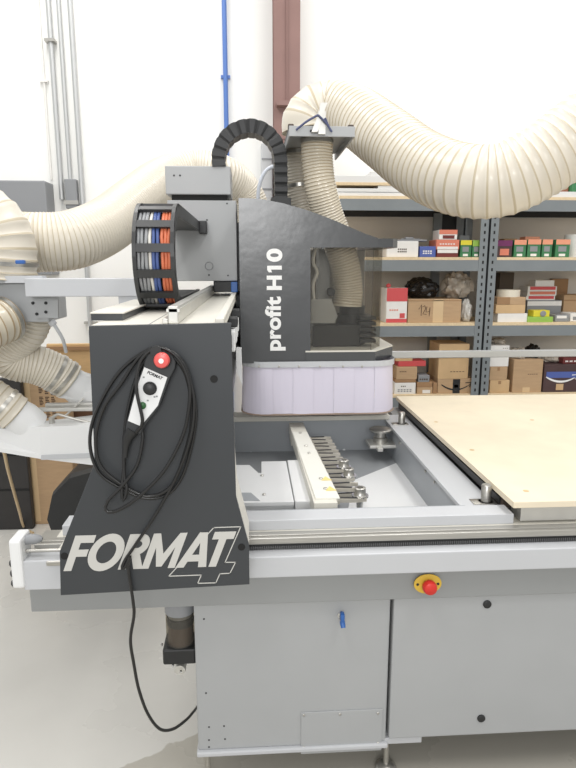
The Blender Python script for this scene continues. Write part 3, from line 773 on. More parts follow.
# inside: spindle column, bracket, motor, knob
MB().box(h(317, 300, 2.9).x, h(328, 300, 2.9).x, 2.85, 2.95, 1.25, zl0).build('spindle_column', M['grey'], hood)
mb = MB(); q = h(349, 330, 2.82)
mb.lathe((q.x + 0.02, 2.86, 1.20), (0, 0, 1), [(0, 0.06), (0.08, 0.075), (0.17, 0.075), (0.17, 0.06), (0.21, 0.06)], 28)
mb.build('spindle', M['black'], hood, True)
mb = MB(); mb.box(h(312, 330, 2.75).x, h(360, 330, 2.75).x, 2.72, 2.80, zr1_, zr1_ + 0.10, 0.006)
for k in range(5): mb.box(h(358, 330, 2.75).x, h(374, 330, 2.75).x, 2.70, 2.82, zr1_ + 0.02 + k * 0.026, zr1_ + 0.036 + k * 0.026, 0.003)
mb.build('spindle_motor', M['black'], hood)
a = h(311, 299, 2.66); b = h(331, 323, 2.66)
MB().prism([(a.x, 2.66, b.z), (b.x + 0.015, 2.66, b.z), (b.x + 0.03, 2.66, b.z + 0.03), (b.x, 2.66, a.z), (a.x, 2.66, a.z)], (0, 0.008, 0)).build('splash_guard', M['acrylic'], hood)
q = h(331, 292, 2.72); mb = MB(); mb.lathe((q.x, 2.78, q.z), (0, -1, 0), [(0, 0.01), (0.04, 0.01), (0.04, 0.02), (0.055, 0.02), (0.06, 0.015)], 18)
mb.build('clamp_knob', M['black'], hood, True)
mb = MB(); mb.sweep(spline([h(315, 249, 2.72), h(313, 262, 2.72), h(317, 272, 2.72), h(313, 285, 2.72), h(314, 300, 2.72)], 0.01), 0.008, 8); mb.build('air_line', M['whitecable'], hood, True)
# lettering running up the hood
o_ = h(283.8, 350.3); yy = Yh - 0.0003
base = Vector((h(284, 350).x, yy, h(276, 350).z))
def hood_text(body, px0, px1, py0, py1, bold, spacing=1.0):
    A_ = onY(px1, py0, yy); B_ = onY(px1, py1, yy); C_ = onY(px0, py0, yy)
    put_text(body, (A_.x, yy, A_.z), (0, 0, B_.z - A_.z), (C_.x - A_.x, 0, 0), 'model_lettering', M['white_letter'], hood, bold=bold, spacing=spacing)
hood_text('profit', 265.3, 285.6, 350.5, 296.5, 0.038, 1.05)
hood_text('H', 266.8, 281.8, 290.0, 275.6, 0.045)
MB().prism([onY(x_, y_, yy) for x_, y_ in ((267.2, 265.7), (281.8, 265.7), (281.8, 269.6), (271.0, 269.6), (272.0, 272.3), (268.6, 272.3), (267.2, 269.9))], (0, -0.0012, 0)).build('model_lettering', M['white_letter'], hood)
hood_text('0', 266.5, 282.4, 261.8, 248.6, 0.045)

# ---- bristle curtain below the hood
zc1, zc0 = zr0_ + 0.004, h(300, 413.5).z
xl_, xr_ = h(243, 390).x, h(394, 390).x + 0.012
def curtain_outline(ins=0.0):
    pts = []
    rl, rr2 = 0.10, 0.11
    x0c, x1c, y0c, y1c = xl_ + ins, xr_ - ins, Yh - 0.005 + ins, Yb - ins
    for k in range(9): a_ = PI + PI / 2 * k / 8; pts.append((x0c + rl + rl * math.cos(a_), y0c + rl + rl * math.sin(a_)))
    for k in range(9): a_ = 1.5 * PI + PI / 2 * k / 8; pts.append((x1c - rr2 + rr2 * math.cos(a_), y0c + rr2 + rr2 * math.sin(a_)))
    pts += [(x1c, y1c), (x0c, y1c)]
    return pts
def dense(pts, step):
    out = []
    for i in range(len(pts)):
        p, q = Vector(pts[i] + (0,)), Vector(pts[(i + 1) % len(pts)] + (0,))
        n = max(1, int((q - p).length / step))
        for k in range(n): out.append(p + (q - p) * k / n)
    return out
op = dense(curtain_outline(), 0.006)
strip_w = 0.092; acc = 0; strips = [[op[0]]]
for p, q in zip(op, op[1:] + op[:1]):
    acc += (q - p).length; strips[-1].append(q)
    if acc >= strip_w * 0.98: acc = 0; strips.append([q])
brush = MB(); 
for si, st in enumerate(strips):
    if len(st) < 2: continue
    off = 0.0018 * (si % 2); dz = 0.0015 * ((si * 7) % 3)
    vs = []; fs = []
    n = len(st)
    for k, p in enumerate(st):
        t_ = (st[min(k + 1, n - 1)] - st[max(k - 1, 0)]).normalized(); nn = Vector((t_.y, -t_.x, 0))
        q = p + nn * (off - 0.003 + 0.002 * math.sin(PI * k / max(1, n - 1)))
        flare = nn * 0.008
        vs += [(q.x, q.y, zc1), (q.x + flare.x * .5, q.y + flare.y * .5, (zc0 + zc1) / 2), (q.x + flare.x, q.y + flare.y, zc0 + dz)]
    for k in range(n - 1):
        for j in range(2): fs.append([k * 3 + j, k * 3 + j + 1, (k + 1) * 3 + j + 1, (k + 1) * 3 + j])
    brush.add(vs, fs)
br = brush.build('bristle_curtain', M['brush'], R, True)
mb = MB(); oo = dense(curtain_outline(-0.006), 0.02)
zrim = zr0_ - 0.006
for p, q in zip(oo, oo[1:] + oo[:1]): mb.add([(p.x, p.y, zc1 + 0.006), (q.x, q.y, zc1 + 0.006), (q.x, q.y, zrim - 0.010), (p.x, p.y, zrim - 0.010)], [[0, 1, 2, 3]])
rimb = mb.build('curtain_clamp', M['pale'], br)
for px in (259, 279, 299, 320, 343, 362):
    q = onY(px, 366.5, Yh - 0.012); MB().lathe(q, (0, -1, 0), [(0, 0.005), (0.003, 0.005), (0.004, 0.003)], 10).build('screw', M['steel'], br)
mb = MB(); od = dense(curtain_outline(-0.007), 0.02)
mb.sweep([(p.x, p.y, zc0 - 0.002) for p in od], 0.004, 6, closed=True); mb.build('curtain_hem', mat('hem strip', (150, 132, 118), 0.6), br)

# ---- arched cable chain over the head
arch = [(219.5, 168), (219, 157), (224, 143), (234, 133), (249, 128.5), (263, 132), (274, 142), (279.5, 156), (280.5, 175), (280.5, 203)]
pts = resample(spline([onY(x, y, 2.90) for x, y in arch], 0.005), 0.0105)
rad_ = [1.0 if (i % 4) < 3 else 0.93 for i in range(len(pts))]
ac = MB(); shp = [(-.034, -.030), (-.034, .030), (.034, .030), (.034, -.030)]
# cross section: N starts along +y (chain width), B in the plane of the arch
shp = [(-.060, -.030), (-.060, .030), (.060, .030), (.060, -.030)]
ac.sweep(pts, rad_, mi=0, shape=shp)
acc_ = ac.build('arched_chain', M['black'], R)
MB().box(pts[-1].x - 0.045, pts[-1].x + 0.045, 2.835, 2.965, pts[-1].z - 0.02, pts[-1].z + 0.015).build('chain_bracket', M['black'], acc_)

# ---- hose bracket on the head
Yk = 2.58
a = onY(289, 125.5, Yk); b = onY(355, 137, Yk)
hb = MB(); hb.box(a.x, b.x, Yk, Yk + 0.008, b.z, a.z, 0.002)
hb.box(a.x, b.x, Yk + .0085, Yk + 0.55, a.z - 0.012, a.z - 0.004); hb.box(a.x, a.x + 0.008, Yk + .0085, Yk + 0.55, b.z, a.z); hb.box(b.x - 0.008, b.x, Yk + .0085, Yk + 0.55, b.z, a.z)
hb = hb.build('hose_bracket', M['grey'], R)
for px in (291, 351):
    q = onY(px, 124, Yk + 0.03); MB().box(q.x - 0.012, q.x + 0.012, Yk + 0.03, Yk + 0.055, a.z - 0.004, a.z + 0.014, 0.004).build('bolt', M['phenol'], hb)
for (px, py) in ((311, 131), (315, 131)):
    q = onY(px, py, Yk); MB().lathe(q, (0, -1, 0), [(0, 0.005), (0.003, 0.005)], 10).build('screw', M['dark'], hb)
mb = MB(); p0 = onY(315, 126, Yk - 0.01); p1 = onY(325, 105, Yk - 0.03)
mb.prism([onY(311, 133, Yk - 0.004), onY(317, 133, Yk - 0.004), onY(322, 117, Yk - 0.004), onY(327, 104, Yk - 0.004), onY(320, 104, Yk - 0.004), onY(319, 112, Yk - 0.004)], (0, -0.022, 0))
mb.box(onY(318, 120, Yk).x, onY(325, 120, Yk).x, Yk - 0.02, Yk + 0.02, onY(320, 122, Yk).z - 0.05, onY(320, 112, Yk).z)
strap = mb.build('strap_holder', M['alu'], hb)
for pl in (((296, 130), (306, 122), (318, 115)), ((318, 115), (326, 123), (332, 132)), ((325, 118), (328, 125), (331, 131))):
    MB().sweep(spline([onY(x, y, Yk - 0.03) for x, y in pl], 0.01), 0.0045, 8).build('buckle_strap', mat('navy strap', (70, 76, 108), 0.5), hb, True)
MB().box(b.x - 0.07, b.x - 0.03, 3.04, 3.10, h(330, 222).z - 0.02, a.z - 0.012, 0.003).build('bracket_post', M['grey'], hb)

# ================================================================== PENDANT
Yp = 1.43
pd = thing('pendant_controller', onY(150, 390, Yp), 'hand-held machine control with red button hanging in its looped black cable', 'remote control')
def pp(x, y, Y=Yp): return onY(80 + x / 4.43, 340 + y / 4.43, Y)
cas = [(285, 92), (300, 58), (330, 40), (362, 37), (402, 54), (425, 98), (420, 130), (398, 170), (352, 296), (285, 384), (268, 420), (200, 400), (205, 362), (246, 214), (280, 118)]
cs = MB().prism([pp(*p, Yp - 0.012) for p in cas], (0, 0.030, 0), bev=0.003).build('casing', mat('casing plastic', (50, 52, 54), 0.45), pd)
fpq = [(285, 120), (387, 165), (345, 290), (270, 381), (213, 357), (251, 215)]
fp = MB().prism([pp(*p, Yp - 0.0121) for p in fpq], (0, -0.002, 0)).build('face_plate', M['white'], cs)
q = pp(365, 87, Yp - 0.012)
MB().lathe(q, (0, -1, 0), [(0, 0.0215), (0.006, 0.0215)], 24).build('button_collar', M['black'], cs, True)
q = pp(365, 87, Yp - 0.018)
rb = MB().lathe(q, (0, -1, 0), [(0, 0.014), (0.006, 0.014), (0.006, 0.0185), (0.014, 0.0185), (0.019, 0.016), (0.021, 0.010), (0.021, 0)], 24).build('stop_button', M['pinkred'], cs, True)
MB().lathe(q + Vector((0, -0.021, 0)), (0, -1, 0), [(0, 0.006), (0.001, 0.006)], 16).build('button_mark', M['white_letter'], cs)
q = pp(310, 214, Yp - 0.014)
MB().lathe(q, (0, -1, 0), [(0, 0.0165), (0.002, 0.0165), (0.002, 0.013), (0.012, 0.0125), (0.014, 0.010), (0.014, 0)], 20).build('dial', M['black'], cs, True)
q = pp(277, 290, Yp - 0.014); MB().lathe(q, (0, -1, 0), [(0, 0.009), (0.004, 0.0085), (0.006, 0.006), (0.006, 0)], 18).build('start_button', M['green'], cs, True)
A_ = pp(296, 148, Yp - 0.0142); B_ = pp(364, 178, Yp - 0.0142); C_ = pp(301, 135, Yp - 0.0142)
put_text('FORMAT', A_, B_ - A_, C_ - A_, 'brand_lettering', M['black'], cs, bold=0.03, shear=0.2, th=0.0005)
for (x_, y_) in ((282, 165), (330, 252), (300, 268), (340, 250)):
    q = pp(x_, y_, Yp - 0.0142); MB().box(q.x - 0.0022, q.x + 0.0022, q.y - 0.0005, q.y, q.z - 0.0018, q.z + 0.0018).build('marking', M['greycard'], cs)
gl_ = MB(); gl_.sweep([pp(235, 395), pp(212, 430), pp(203, 470), pp(200, 520)], [0.018, 0.014, 0.0085, 0.006], 16); gl_.build('cable_gland', M['black'], pd, True)
cb = MB()
def lp(L, ys, r=0.0043, closed=False):
    pts = [onY(70 + x / 2.955, 340 + y / 2.955, Y) for (x, y), Y in zip(L, ys)]
    cb.sweep(spline(pts, 0.008, closed), r, 10, closed=closed)
L1 = [(262, 27), (215, 38), (150, 90), (100, 165), (66, 245), (60, 320), (85, 390), (140, 432), (215, 466), (280, 460), (325, 415), (355, 330), (372, 225), (360, 140), (325, 65)]
lp(L1, [1.437] * 15, closed=True)
L2 = [(258, 24), (205, 50), (150, 130), (100, 200), (76, 290), (90, 370), (150, 425), (230, 462), (300, 430), (340, 330), (360, 230), (345, 110), (300, 44)]
lp(L2, [1.427] * 13, closed=True)
L3 = [(196, 272), (214, 240), (196, 140), (210, 60), (262, 22), (320, 55), (352, 130), (350, 210), (330, 290), (275, 390), (195, 470), (130, 508), (106, 502), (112, 475), (155, 430), (198, 370), (215, 290), (210, 262)]
lp(L3, [1.413, 1.405, 1.405, 1.41, 1.413, 1.415, 1.415, 1.415, 1.415, 1.41, 1.41, 1.412, 1.415, 1.417, 1.42, 1.423, 1.427, 1.43], 0.0042)
L4 = [(162, 350), (157, 400), (153, 450), (158, 474), (168, 440), (160, 395), (160, 310), (170, 210), (205, 90), (262, 26), (330, 60), (362, 150), (365, 230), (350, 310), (312, 408), (250, 520), (190, 610), (160, 655), (154, 676), (165, 668), (177, 640), (172, 668), (186, 770)]
lp(L4, [1.43, 1.425, 1.42, 1.418, 1.42, 1.425, 1.43, 1.433, 1.433, 1.43, 1.422, 1.42, 1.42, 1.42, 1.425, 1.43, 1.435, 1.437, 1.437, 1.435, 1.432, 1.435, 1.436], 0.0042)
tailpx = [((186, 770), 1.436)]
tail = [onY(70 + 186 / 2.955, 340 + 770 / 2.955, 1.436), onY(134, 615, 1.44), onY(130.5, 640, 1.44), onY(134, 665, 1.45), onY(139, 690, 1.46), onY(148, 714, 1.47), onY(160, 729, 1.49), onY(173, 729, 1.53), onY(186, 720, 1.58), onY(198, 711, 1.64), onY(206, 706, 1.70)]
tail[-1].x = min(tail[-1].x, -0.185); tail[-2].x = min(tail[-2].x, -0.190)
cb.sweep(spline(tail, 0.008), 0.0043, 10)
cb.build('cable', M['rubber'], pd, True)
MB().lathe(onY(70 + 262 / 2.955, 340 + 26 / 2.955, 1.4493), (0, -1, 0), [(0, 0.007), (0.03, 0.007), (0.03, 0.013), (0.045, 0.013)], 16).build('hanger_hook', M['black'], pd, True)

# ================================================================== HOSES
def hose(name, path, r, pitch, label, mats, clamps=(), depth=0.05, rfun=None, cat='hose'):
    p = [Vector(q) for q in path]
    t = thing(name, p[0], label, cat)
    body = hose_mesh(p, r, pitch, depth, rfun=rfun).build('hose_body', mats, t, True)
    pts = spline(p, 0.01)
    for c in clamps:
        i = min(len(pts) - 2, max(1, int(c * (len(pts) - 1))))
        rr_ = r * (rfun(c) if rfun else 1) * (1 + depth)
        cm = clamp_mb(pts[i], pts[i + 1] - pts[i - 1], rr_, 0.016).build('hose_clamp', M['steel'], t, True)
    return t
hm, hm2 = [M['hose'], M['wire']], [M['hose2'], M['wire2']]
zt_b = onY(320, 125.5, Yk).z
# big overhead hose on the right
P = [onY(309, 131, 3.29), onY(309, 124, 3.29), onY(317, 114, 3.29), onY(335, 111, 3.27), onY(356, 117, 3.17), onY(388, 140, 2.93), onY(422, 165, 2.70), onY(462, 180.5, 2.50), onY(503, 180, 2.42), onY(548, 157, 2.38), onY(590, 126, 2.36), onY(650, 84, 2.34)]
hose('extraction_hose', P, 0.139, 0.034, 'thick cream ribbed hose sagging overhead in front of the shelves', hm, depth=0.028)
P = [Vector((onY(317, 140, 2.74).x, 2.74, zt_b - 0.022)), onY(317, 160, 2.74), onY(320, 185, 2.74), onY(327, 212, 2.76), onY(337, 240, 2.78), onY(345, 266, 2.79), onY(348, 290, 2.80), onY(347, 306, 2.80)]
hose('spindle_hose', P, 0.068, 0.0125, 'front clear ribbed hose running from the bracket down into the hood window', hm2, clamps=(0.02,), depth=0.03)
P = [Vector((onY(299, 150, 3.05).x, 3.05, zt_b - 0.014)), onY(299, 172, 3.05), onY(301, 195, 3.05), onY(305, 215, 3.05), onY(309, 235, 3.05)]
hose('spindle_hose', P, 0.072, 0.0135, 'rear cream ribbed hose under the bracket, half hidden by the front one', hm, clamps=(0.02, 0.42), depth=0.03)
P = [onY(22, 242, 2.80), onY(38, 242.5, 2.78), onY(72, 240, 2.83), onY(106, 226, 3.00), onY(136, 203, 3.22), onY(163, 183, 3.42), onY(190, 175, 3.50), onY(218, 178, 3.52), onY(238, 192, 3.60), onY(249, 215, 3.62), onY(254, 245, 3.6)]
hose('extraction_hose', P, 0.128, 0.0145, 'long cream ribbed hose rising from the left and passing behind the carriage', hm, depth=0.018)
P = [onY(-8, 277, 2.50), onY(-8, 262, 2.50), onY(-9, 246, 2.50), onY(-17, 231, 2.50), onY(-36, 222, 2.50), onY(-90, 216, 2.50)]
hose('extraction_hose', P, 0.165, 0.026, 'fat cream hose elbow clamped on top of the manifold at the left edge', hm, clamps=(0.12,), depth=0.03)

# manifold and arm
Ym = 2.36
mf = thing('dust_manifold', (onY(10, 322, Ym).x, Ym + 0.15, onY(10, 322, Ym).z), 'grey sheet metal dust manifold carried on an arm at the left', 'manifold')
a = onY(-48, 283, Ym + .04); b = onY(49, 322, Ym + .04)
body = MB().box(a.x, b.x, Ym + .04, Ym + 0.28, b.z, a.z, 0.004).build('manifold_box', M['grey'], mf)
c0 = onY(-8, 283, 2.50)
MB().lathe((c0.x, 2.50, a.z), (0, 0, 1), [(0, 0.165), (0.04, 0.165), (0.04, 0.15)], 36).build('spigot', M['grey'], mf, True)
q0 = onY(24, 278.5, Ym - .04); q1 = onY(137, 296.5, Ym - .04)
arm = MB().box(q0.x, q1.x, Ym - .04, Ym + 0.06, q1.z, q0.z, 0.003)
arm.box(onY(0, 278, Ym + .02).x - 0.2, q0.x + 0.05, Ym + .01, Ym + .06, onY(20, 283, Ym).z, onY(20, 276, Ym).z)
q2 = onY(118, 300, Ym - .04)
arm.box(q2.x, q1.x, Ym - .03, Ym + 0.05, 1.458, q1.z); arm.box(q2.x, -0.3885, Ym - .03, Ym + 0.05, 1.445, 1.458)
arm.build('support_arm', M['pale'], mf)
pl = onY(40, 300, Ym)
MB().prism([onY(28, 297, Ym + .03), onY(58, 297, Ym + .03), onY(58, 318, Ym + .03), onY(36, 318, Ym + .03)], (0, 0.01, 0)).build('mounting_plate', M['grey'], mf)
for (px, py) in ((37, 314), (46, 312), (33, 303), (46, 303)):
    q = onY(px, py, Ym + .03); MB().lathe(q, (0, -1, 0), [(0, 0.006), (0.004, 0.006), (0.006, 0.003)], 10).build('bolt', M['black'], mf)
q = onY(20, 262, 2.28); MB().box(q.x - 0.016, q.x + 0.016, 2.275, 2.295, q.z - 0.007, q.z + 0.007, 0.003).build('clamp_screw', M['blue'], mf)
q = onY(52, 323, Ym + .06)
mb = MB(); mb.sweep(spline([onY(52, 322, 2.44), onY(57, 329, 2.44), onY(63, 340, 2.46), onY(66, 352, 2.5)], .01), 0.007, 10); mb.cyl(onY(51, 321, 2.44), onY(54, 325, 2.44), 0.015)
mb.build('cable_stub', M['pale'], mf, True)

# lower-left hoses
P = [onY(8, 318, 2.395), onY(2, 321, 2.37), onY(-8, 325, 2.33), onY(-25, 333, 2.28), onY(-50, 345, 2.24)]
hose('extraction_hose', P, 0.086, 0.026, 'short clear ribbed hose leaving the front of the manifold at the left edge', hm2, clamps=(0.08,), depth=0.03)
P = [onY(32, 312, 2.54), onY(26, 329, 2.55), onY(13, 343, 2.56), onY(7, 354, 2.57), onY(16, 361, 2.59), onY(37, 365, 2.62), onY(56, 373, 2.65), onY(70, 382, 2.67)]
hose('extraction_hose', P, 0.084, 0.0145, 'cream ribbed hose bending under the manifold to the upper white spigot', hm, clamps=(0.86, 0.94), depth=0.025)
P = [onY(-70, 372, 2.46), onY(-40, 380, 2.46), onY(-14, 394, 2.46), onY(6, 407, 2.47), onY(16, 414, 2.48)]
hose('extraction_hose', P, 0.076, 0.028, 'cream ribbed hose entering the frame at lower left, ending on the lower white hood', hm, clamps=(0.86,), depth=0.035)

# white dust hoods behind the gantry panel
hw = thing('dust_hood', (-0.5, 2.7, 1.0), 'lower white sheet metal dust hood jutting out left of the charcoal panel', 'dust hood')
Y0 = 2.42
mb = MB()
A1, A2, A3, A4 = onY(41, 427, Y0), onY(41, 455, Y0), onY(112, 452, Y0), onY(112, 424, Y0)
mb.prism([A1, A2, A3, A4], (0, 0.02, 0))
T1 = onZ(43, 421, A1.z); T2 = onZ(112, 413, A4.z); mb.add([A1, A4, T2, T1], [[0, 1, 2, 3]])
# skirt under the front
mb.prism([onY(-30, 443, Y0), onY(41, 455, Y0), onY(112, 452, Y0), onY(112, 463, Y0), onY(92, 465, Y0), onY(41, 459, Y0), onY(-30, 447, Y0)], (0, 0.16, 0))
# sloped left wing
W1, W2, W3, W4 = onY(-30, 430, Y0 + .05), onY(-30, 443, Y0), onY(41, 455, Y0), onY(41, 427, Y0)
mb.add([W1, W2, W3, W4], [[0, 1, 2, 3]])
mb.add([W1, W4, T1, (W1.x, T1.y, W1.z + .02)], [[0, 1, 2, 3]])
mb.build('hood_body', M['white'], hw)
MB().prism([onY(41, 455.5, Y0 - .006), onY(112, 452.5, Y0 - .006), onY(112, 457, Y0 - .006), onY(41, 460, Y0 - .006)], (0, 0.005, 0)).build('lip', M['pale'], hw)
mb = MB(); mb.sweep([onY(14, 412.5, 2.48), onY(23, 418.5, 2.49), onY(32, 427, 2.51)], [0.068, 0.073, 0.076], 28); mb.build('spigot', M['white'], hw, True)
mb = MB(); mb.box(-0.44, -0.3725, 2.45, 2.53, A1.z - 0.05, 1.30); mb.build('hanger', M['pale'], hw)
mb = MB(); q = onY(52, 424, Y0 + .05); mb.cyl((q.x, q.y, q.z - .012), (q.x, q.y, q.z + 0.03), 0.011); mb.sweep(spline([(q.x, q.y, q.z + .025), onY(57, 414.5, Y0 + .05), onY(61, 415, Y0 + .05), onY(75, 419, Y0 + .05), onY(95, 424, Y0 + .05)], .01), 0.006, 8)
mb.build('latch', M['steel'], hw, True)
hu = thing('dust_hood', (-0.5, 2.95, 1.1), 'upper white dust spigot on a ledge beside the charcoal panel', 'dust hood')
mb = MB(); Y1 = 2.62
mb.prism([onY(58, 394, Y1), onY(140, 386, Y1), onY(140, 397, Y1), onY(92, 402, Y1), onY(58, 398, Y1)], (0, 0.25, 0), bev=0.003)
mb.build('ledge', M['white'], hu)
mb = MB(); mb.sweep([onY(69, 381.5, 2.67), onY(76, 386, 2.68), onY(88, 393, 2.71)], [0.070, 0.074, 0.088], 28); mb.build('spigot', M['white'], hu, True)
MB().box(-0.44, -0.3725, 2.70, 2.76, onY(92, 398, 2.73).z, 1.30).build('hanger', M['pale'], hu)
q0 = onY(38, 405, 2.56)
rl = MB(); rl.box(q0.x, -0.39, 2.545, 2.57, onY(38, 412, 2.545).z, onY(38, 408.5, 2.545).z, .003); rl.box(q0.x + .02, -0.39, 2.585, 2.61, onY(38, 408, 2.585).z, onY(38, 404, 2.585).z, .003); rl.box(-0.40, -0.3725, 2.565, 2.61, onY(38, 408, 2.57).z - .03, 1.25)
rl.cyl(onY(64, 417, 2.545), onY(84, 398, 2.58), 0.004, seg=8)
tag(rl.build('guide_bars', M['alu'], origin=(-0.4, 2.7, 0)), 'pair of aluminium guide bars between the two white dust hoods', 'rail')
dr = MB(); q = onY(95, 512, 2.9)
dr.lathe((q.x + .02, 2.86, 0.36), (0, 1, 0), [(0, 0.0), (0.0, 0.245), (0.05, 0.255), (0.30, 0.255), (0.35, 0.245), (0.35, 0)], 12)
dr.box(q.x - .12, q.x + .16, 2.88, 3.18, 0, 0.14)
tag(dr.build('drum', M['black'], origin=(q.x, 3.0, 0)), 'black rounded drum on the floor left of the charcoal panel', 'drum')
# thin tan hose hanging at the far left
tag(MB().sweep(spline([onY(-2, 438, 2.62), onY(4, 452, 2.64), onY(8, 470, 2.8), onY(14, 492, 3.0), onY(19, 510, 3.15), onZ(24, 527, 0.010), onZ(33, 533, 0.010)], 0.02), 0.0075, 10).build('air_hose', M['tan'], origin=onZ(29, 519, 0.012), smooth=True), 'thin tan hose hanging from the lower white hood to the floor', 'hose')
# pale air hose behind the arched chain
tag(MB().sweep(spline([onY(258.5, 225, 3.25), onY(258, 200, 3.25), onY(259.5, 185, 3.25), onY(265, 172, 3.25), onY(273, 166.5, 3.25), onY(279, 166, 3.25)], 0.01), 0.010, 10).build('air_hose', M['pneu'], origin=onY(258, 200, 3.25), smooth=True), 'pale blue air hose curving up behind the arched black chain', 'hose')

# stock leaning and boxes on the floor at the left
Yk2 = 3.62
def floor_box(name, x0, x1, ytop, label, cat, m, Y=Yk2, dep=0.3, gaps=True):
    a = onY(x0, ytop, Y); b = onY(x1, ytop, Y)
    t = thing(name, ((a.x + b.x) / 2, Y + dep / 2, 0), label, cat)
    MB().box(a.x, b.x, Y, Y + dep, 0, a.z, 0.006).build('carton', m, t)
    return t, a, b
t, a, b = floor_box('cardboard_box', 20, 66, 374, 'tall brown cardboard box with sideways printing on the floor at left', 'box', M['card'], dep=0.1)
for k, px in enumerate((41, 47, 53)):
    for j in range(3 if k else 2):
        z1 = onY(px, 383 + j * 13, Yk2).z; z0 = onY(px, 393 + j * 12 + k, Yk2).z; xx = onY(px, 395, Yk2).x
        n = 6
        for g in range(n):
            zz = z0 + (z1 - z0) * g / n
            MB().box(xx - 0.012, xx + 0.012 * (0.4 + 0.6 * ((g * 5 + k) % 3) / 2), Yk2 - 0.0012, Yk2, zz, zz + (z1 - z0) / n * 0.55).build('print_mark', M['ink'], t)
MB().box(a.x + 0.002, a.x + 0.05, Yk2 - 0.001, Yk2, 0.02, a.z - 0.02).build('tape', M['tape'], t)
t, a, b = floor_box('black_board', -25, 20, 379, 'black laminated board standing on the floor at the left edge', 'board', M['blackwood'], Y=3.55, dep=0.05)
for py in (420, 455, 490):
    zz = onY(10, py, 3.55).z; MB().box(a.x, b.x, 3.546, 3.55, zz - 0.006, zz + 0.006).build('groove', M['dark'], t)
t, a, b = floor_box('plywood_sheet', 46, 215, 344, 'pale plywood sheet leaning behind the boxes left of the gantry', 'board', M['ply'], Y=4.1, dep=0.03)
a2_ = onY(46, 346, 4.09); b2_ = onY(90, 349, 4.09)
MB().box(a.x, b.x, 4.085, 4.1, a2_.z - 0.03, a2_.z - 0.005).build('edge_strip', M['card3'], t)
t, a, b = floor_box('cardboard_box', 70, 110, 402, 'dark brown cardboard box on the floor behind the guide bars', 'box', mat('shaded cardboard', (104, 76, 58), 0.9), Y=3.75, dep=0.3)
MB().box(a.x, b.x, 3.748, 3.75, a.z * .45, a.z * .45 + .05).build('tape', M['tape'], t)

# ================================================================== SHELVING
Ys, Ye = 4.30, 4.86
ZL = [0.650, 1.184, 1.655, 2.072]
def shelf_unit(xa, xb, label):
    t = thing('shelving_unit', ((xa + xb) / 2, (Ys + Ye) / 2, 0), label, 'shelving')
    for (x_, y_) in ((xa, Ys), (xb - 0.062, Ys), (xa, Ye - 0.04), (xb - 0.062, Ye - 0.04)):
        post = MB().box(x_, x_ + 0.062, y_, y_ + 0.004, 0, 2.07)
        post.box(x_ if x_ == xa else x_ + 0.058, x_ + 0.004 if x_ == xa else x_ + 0.062, y_, y_ + 0.04, 0, 2.07)
        post = post.build('post', M['shelfgrey'], t)
        if y_ == Ys:
            mbh = MB()
            z_ = 0.62
            while z_ < 2.05:
                mbh.box(x_ + 0.025, x_ + 0.037, y_ - 0.001, y_, z_, z_ + 0.022); z_ += 0.052
            mbh.build('slot_row', M['dark'], post)
    for lv, zz in enumerate([0.16] + ZL):
        MB().box(xa + 0.004, xb - 0.004, Ys + 0.006, Ye - 0.006, zz - 0.02, zz).build('shelf_board', M['chip'], t)
        bmz = zz - 0.02
        MB().box(xa + (0.0625 if lv < 4 else 0), xb - (0.0625 if lv < 4 else 0), Ys + 0.002, Ys + 0.012, bmz - 0.078, bmz - 0.0005).build('beam', M['shelfgrey'], t)
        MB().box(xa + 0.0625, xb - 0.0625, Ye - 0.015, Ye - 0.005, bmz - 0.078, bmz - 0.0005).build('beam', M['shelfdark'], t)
    MB().box(xa + 0.01, xb - 0.01, Ye - 0.003, Ye, 0.1, 2.07).build('wall_shade_panel', M['taupe'], t)  # taupe sheet added to tone the wall behind the shelves as shaded
    return t
xmid = onY(485.3, 300, Ys).x
shelf_unit(0.50, xmid - 0.004, 'left grey metal shelving unit, partly behind the router hood')
su = bpy.data.objects['shelving_unit']
a_ = onY(433, 230, 4.84).x; b_ = onY(441, 230, 4.84).x; c_ = min(onY(468, 230, 4.84).x, xmid - 0.01)
MB().box(a_, b_, 4.82, 4.856, 0.1, 2.0).build('rear_brace_and_gap_shade', M['shelfgrey'], su)
MB().box(b_, c_, 4.84, 4.856, 1.66, 2.0).build('rear_brace_and_gap_shade', M['shelfdark'], su)  # near-black slab put in for the shaded gap beside the brace
shelf_unit(xmid + 0.004, xmid + 1.25, 'right grey metal shelving unit reaching the edge of the view')

def sbox(name, x0, y0, x1, y1, lv, label, cat, m, dep=0.2, Y=4.335, z=None, extra=None, group=None, bev=0.003):
    zb_ = ZL[lv] if z is None else z
    a = onY(x0, y1, Y); b = onY(x1, y1, Y)
    hh = (y1 - y0) / 600.0 * Y * 1.0
    t = thing(name, ((a.x + b.x) / 2, Y + dep / 2, zb_), label, cat, group)
    MB().box(a.x, b.x, Y, Y + dep, zb_ + 0.0005, zb_ + hh, bev).build('carton', m, t)
    t['_r'] = (a.x, b.x, zb_, zb_ + hh, Y)
    return t
def patch(t, u0, u1, v0, v1, m, name='printed_panel', th=0.0015):
    xa, xb, za, zb_, Y = t['_r']
    MB().box(xa + (xb - xa) * u0, xa + (xb - xa) * u1, Y - th, Y + 0.0002, za + (zb_ - za) * max(v0, .012), za + (zb_ - za) * v1).build(name, m, t)
def topof(t): return t['_r'][3]
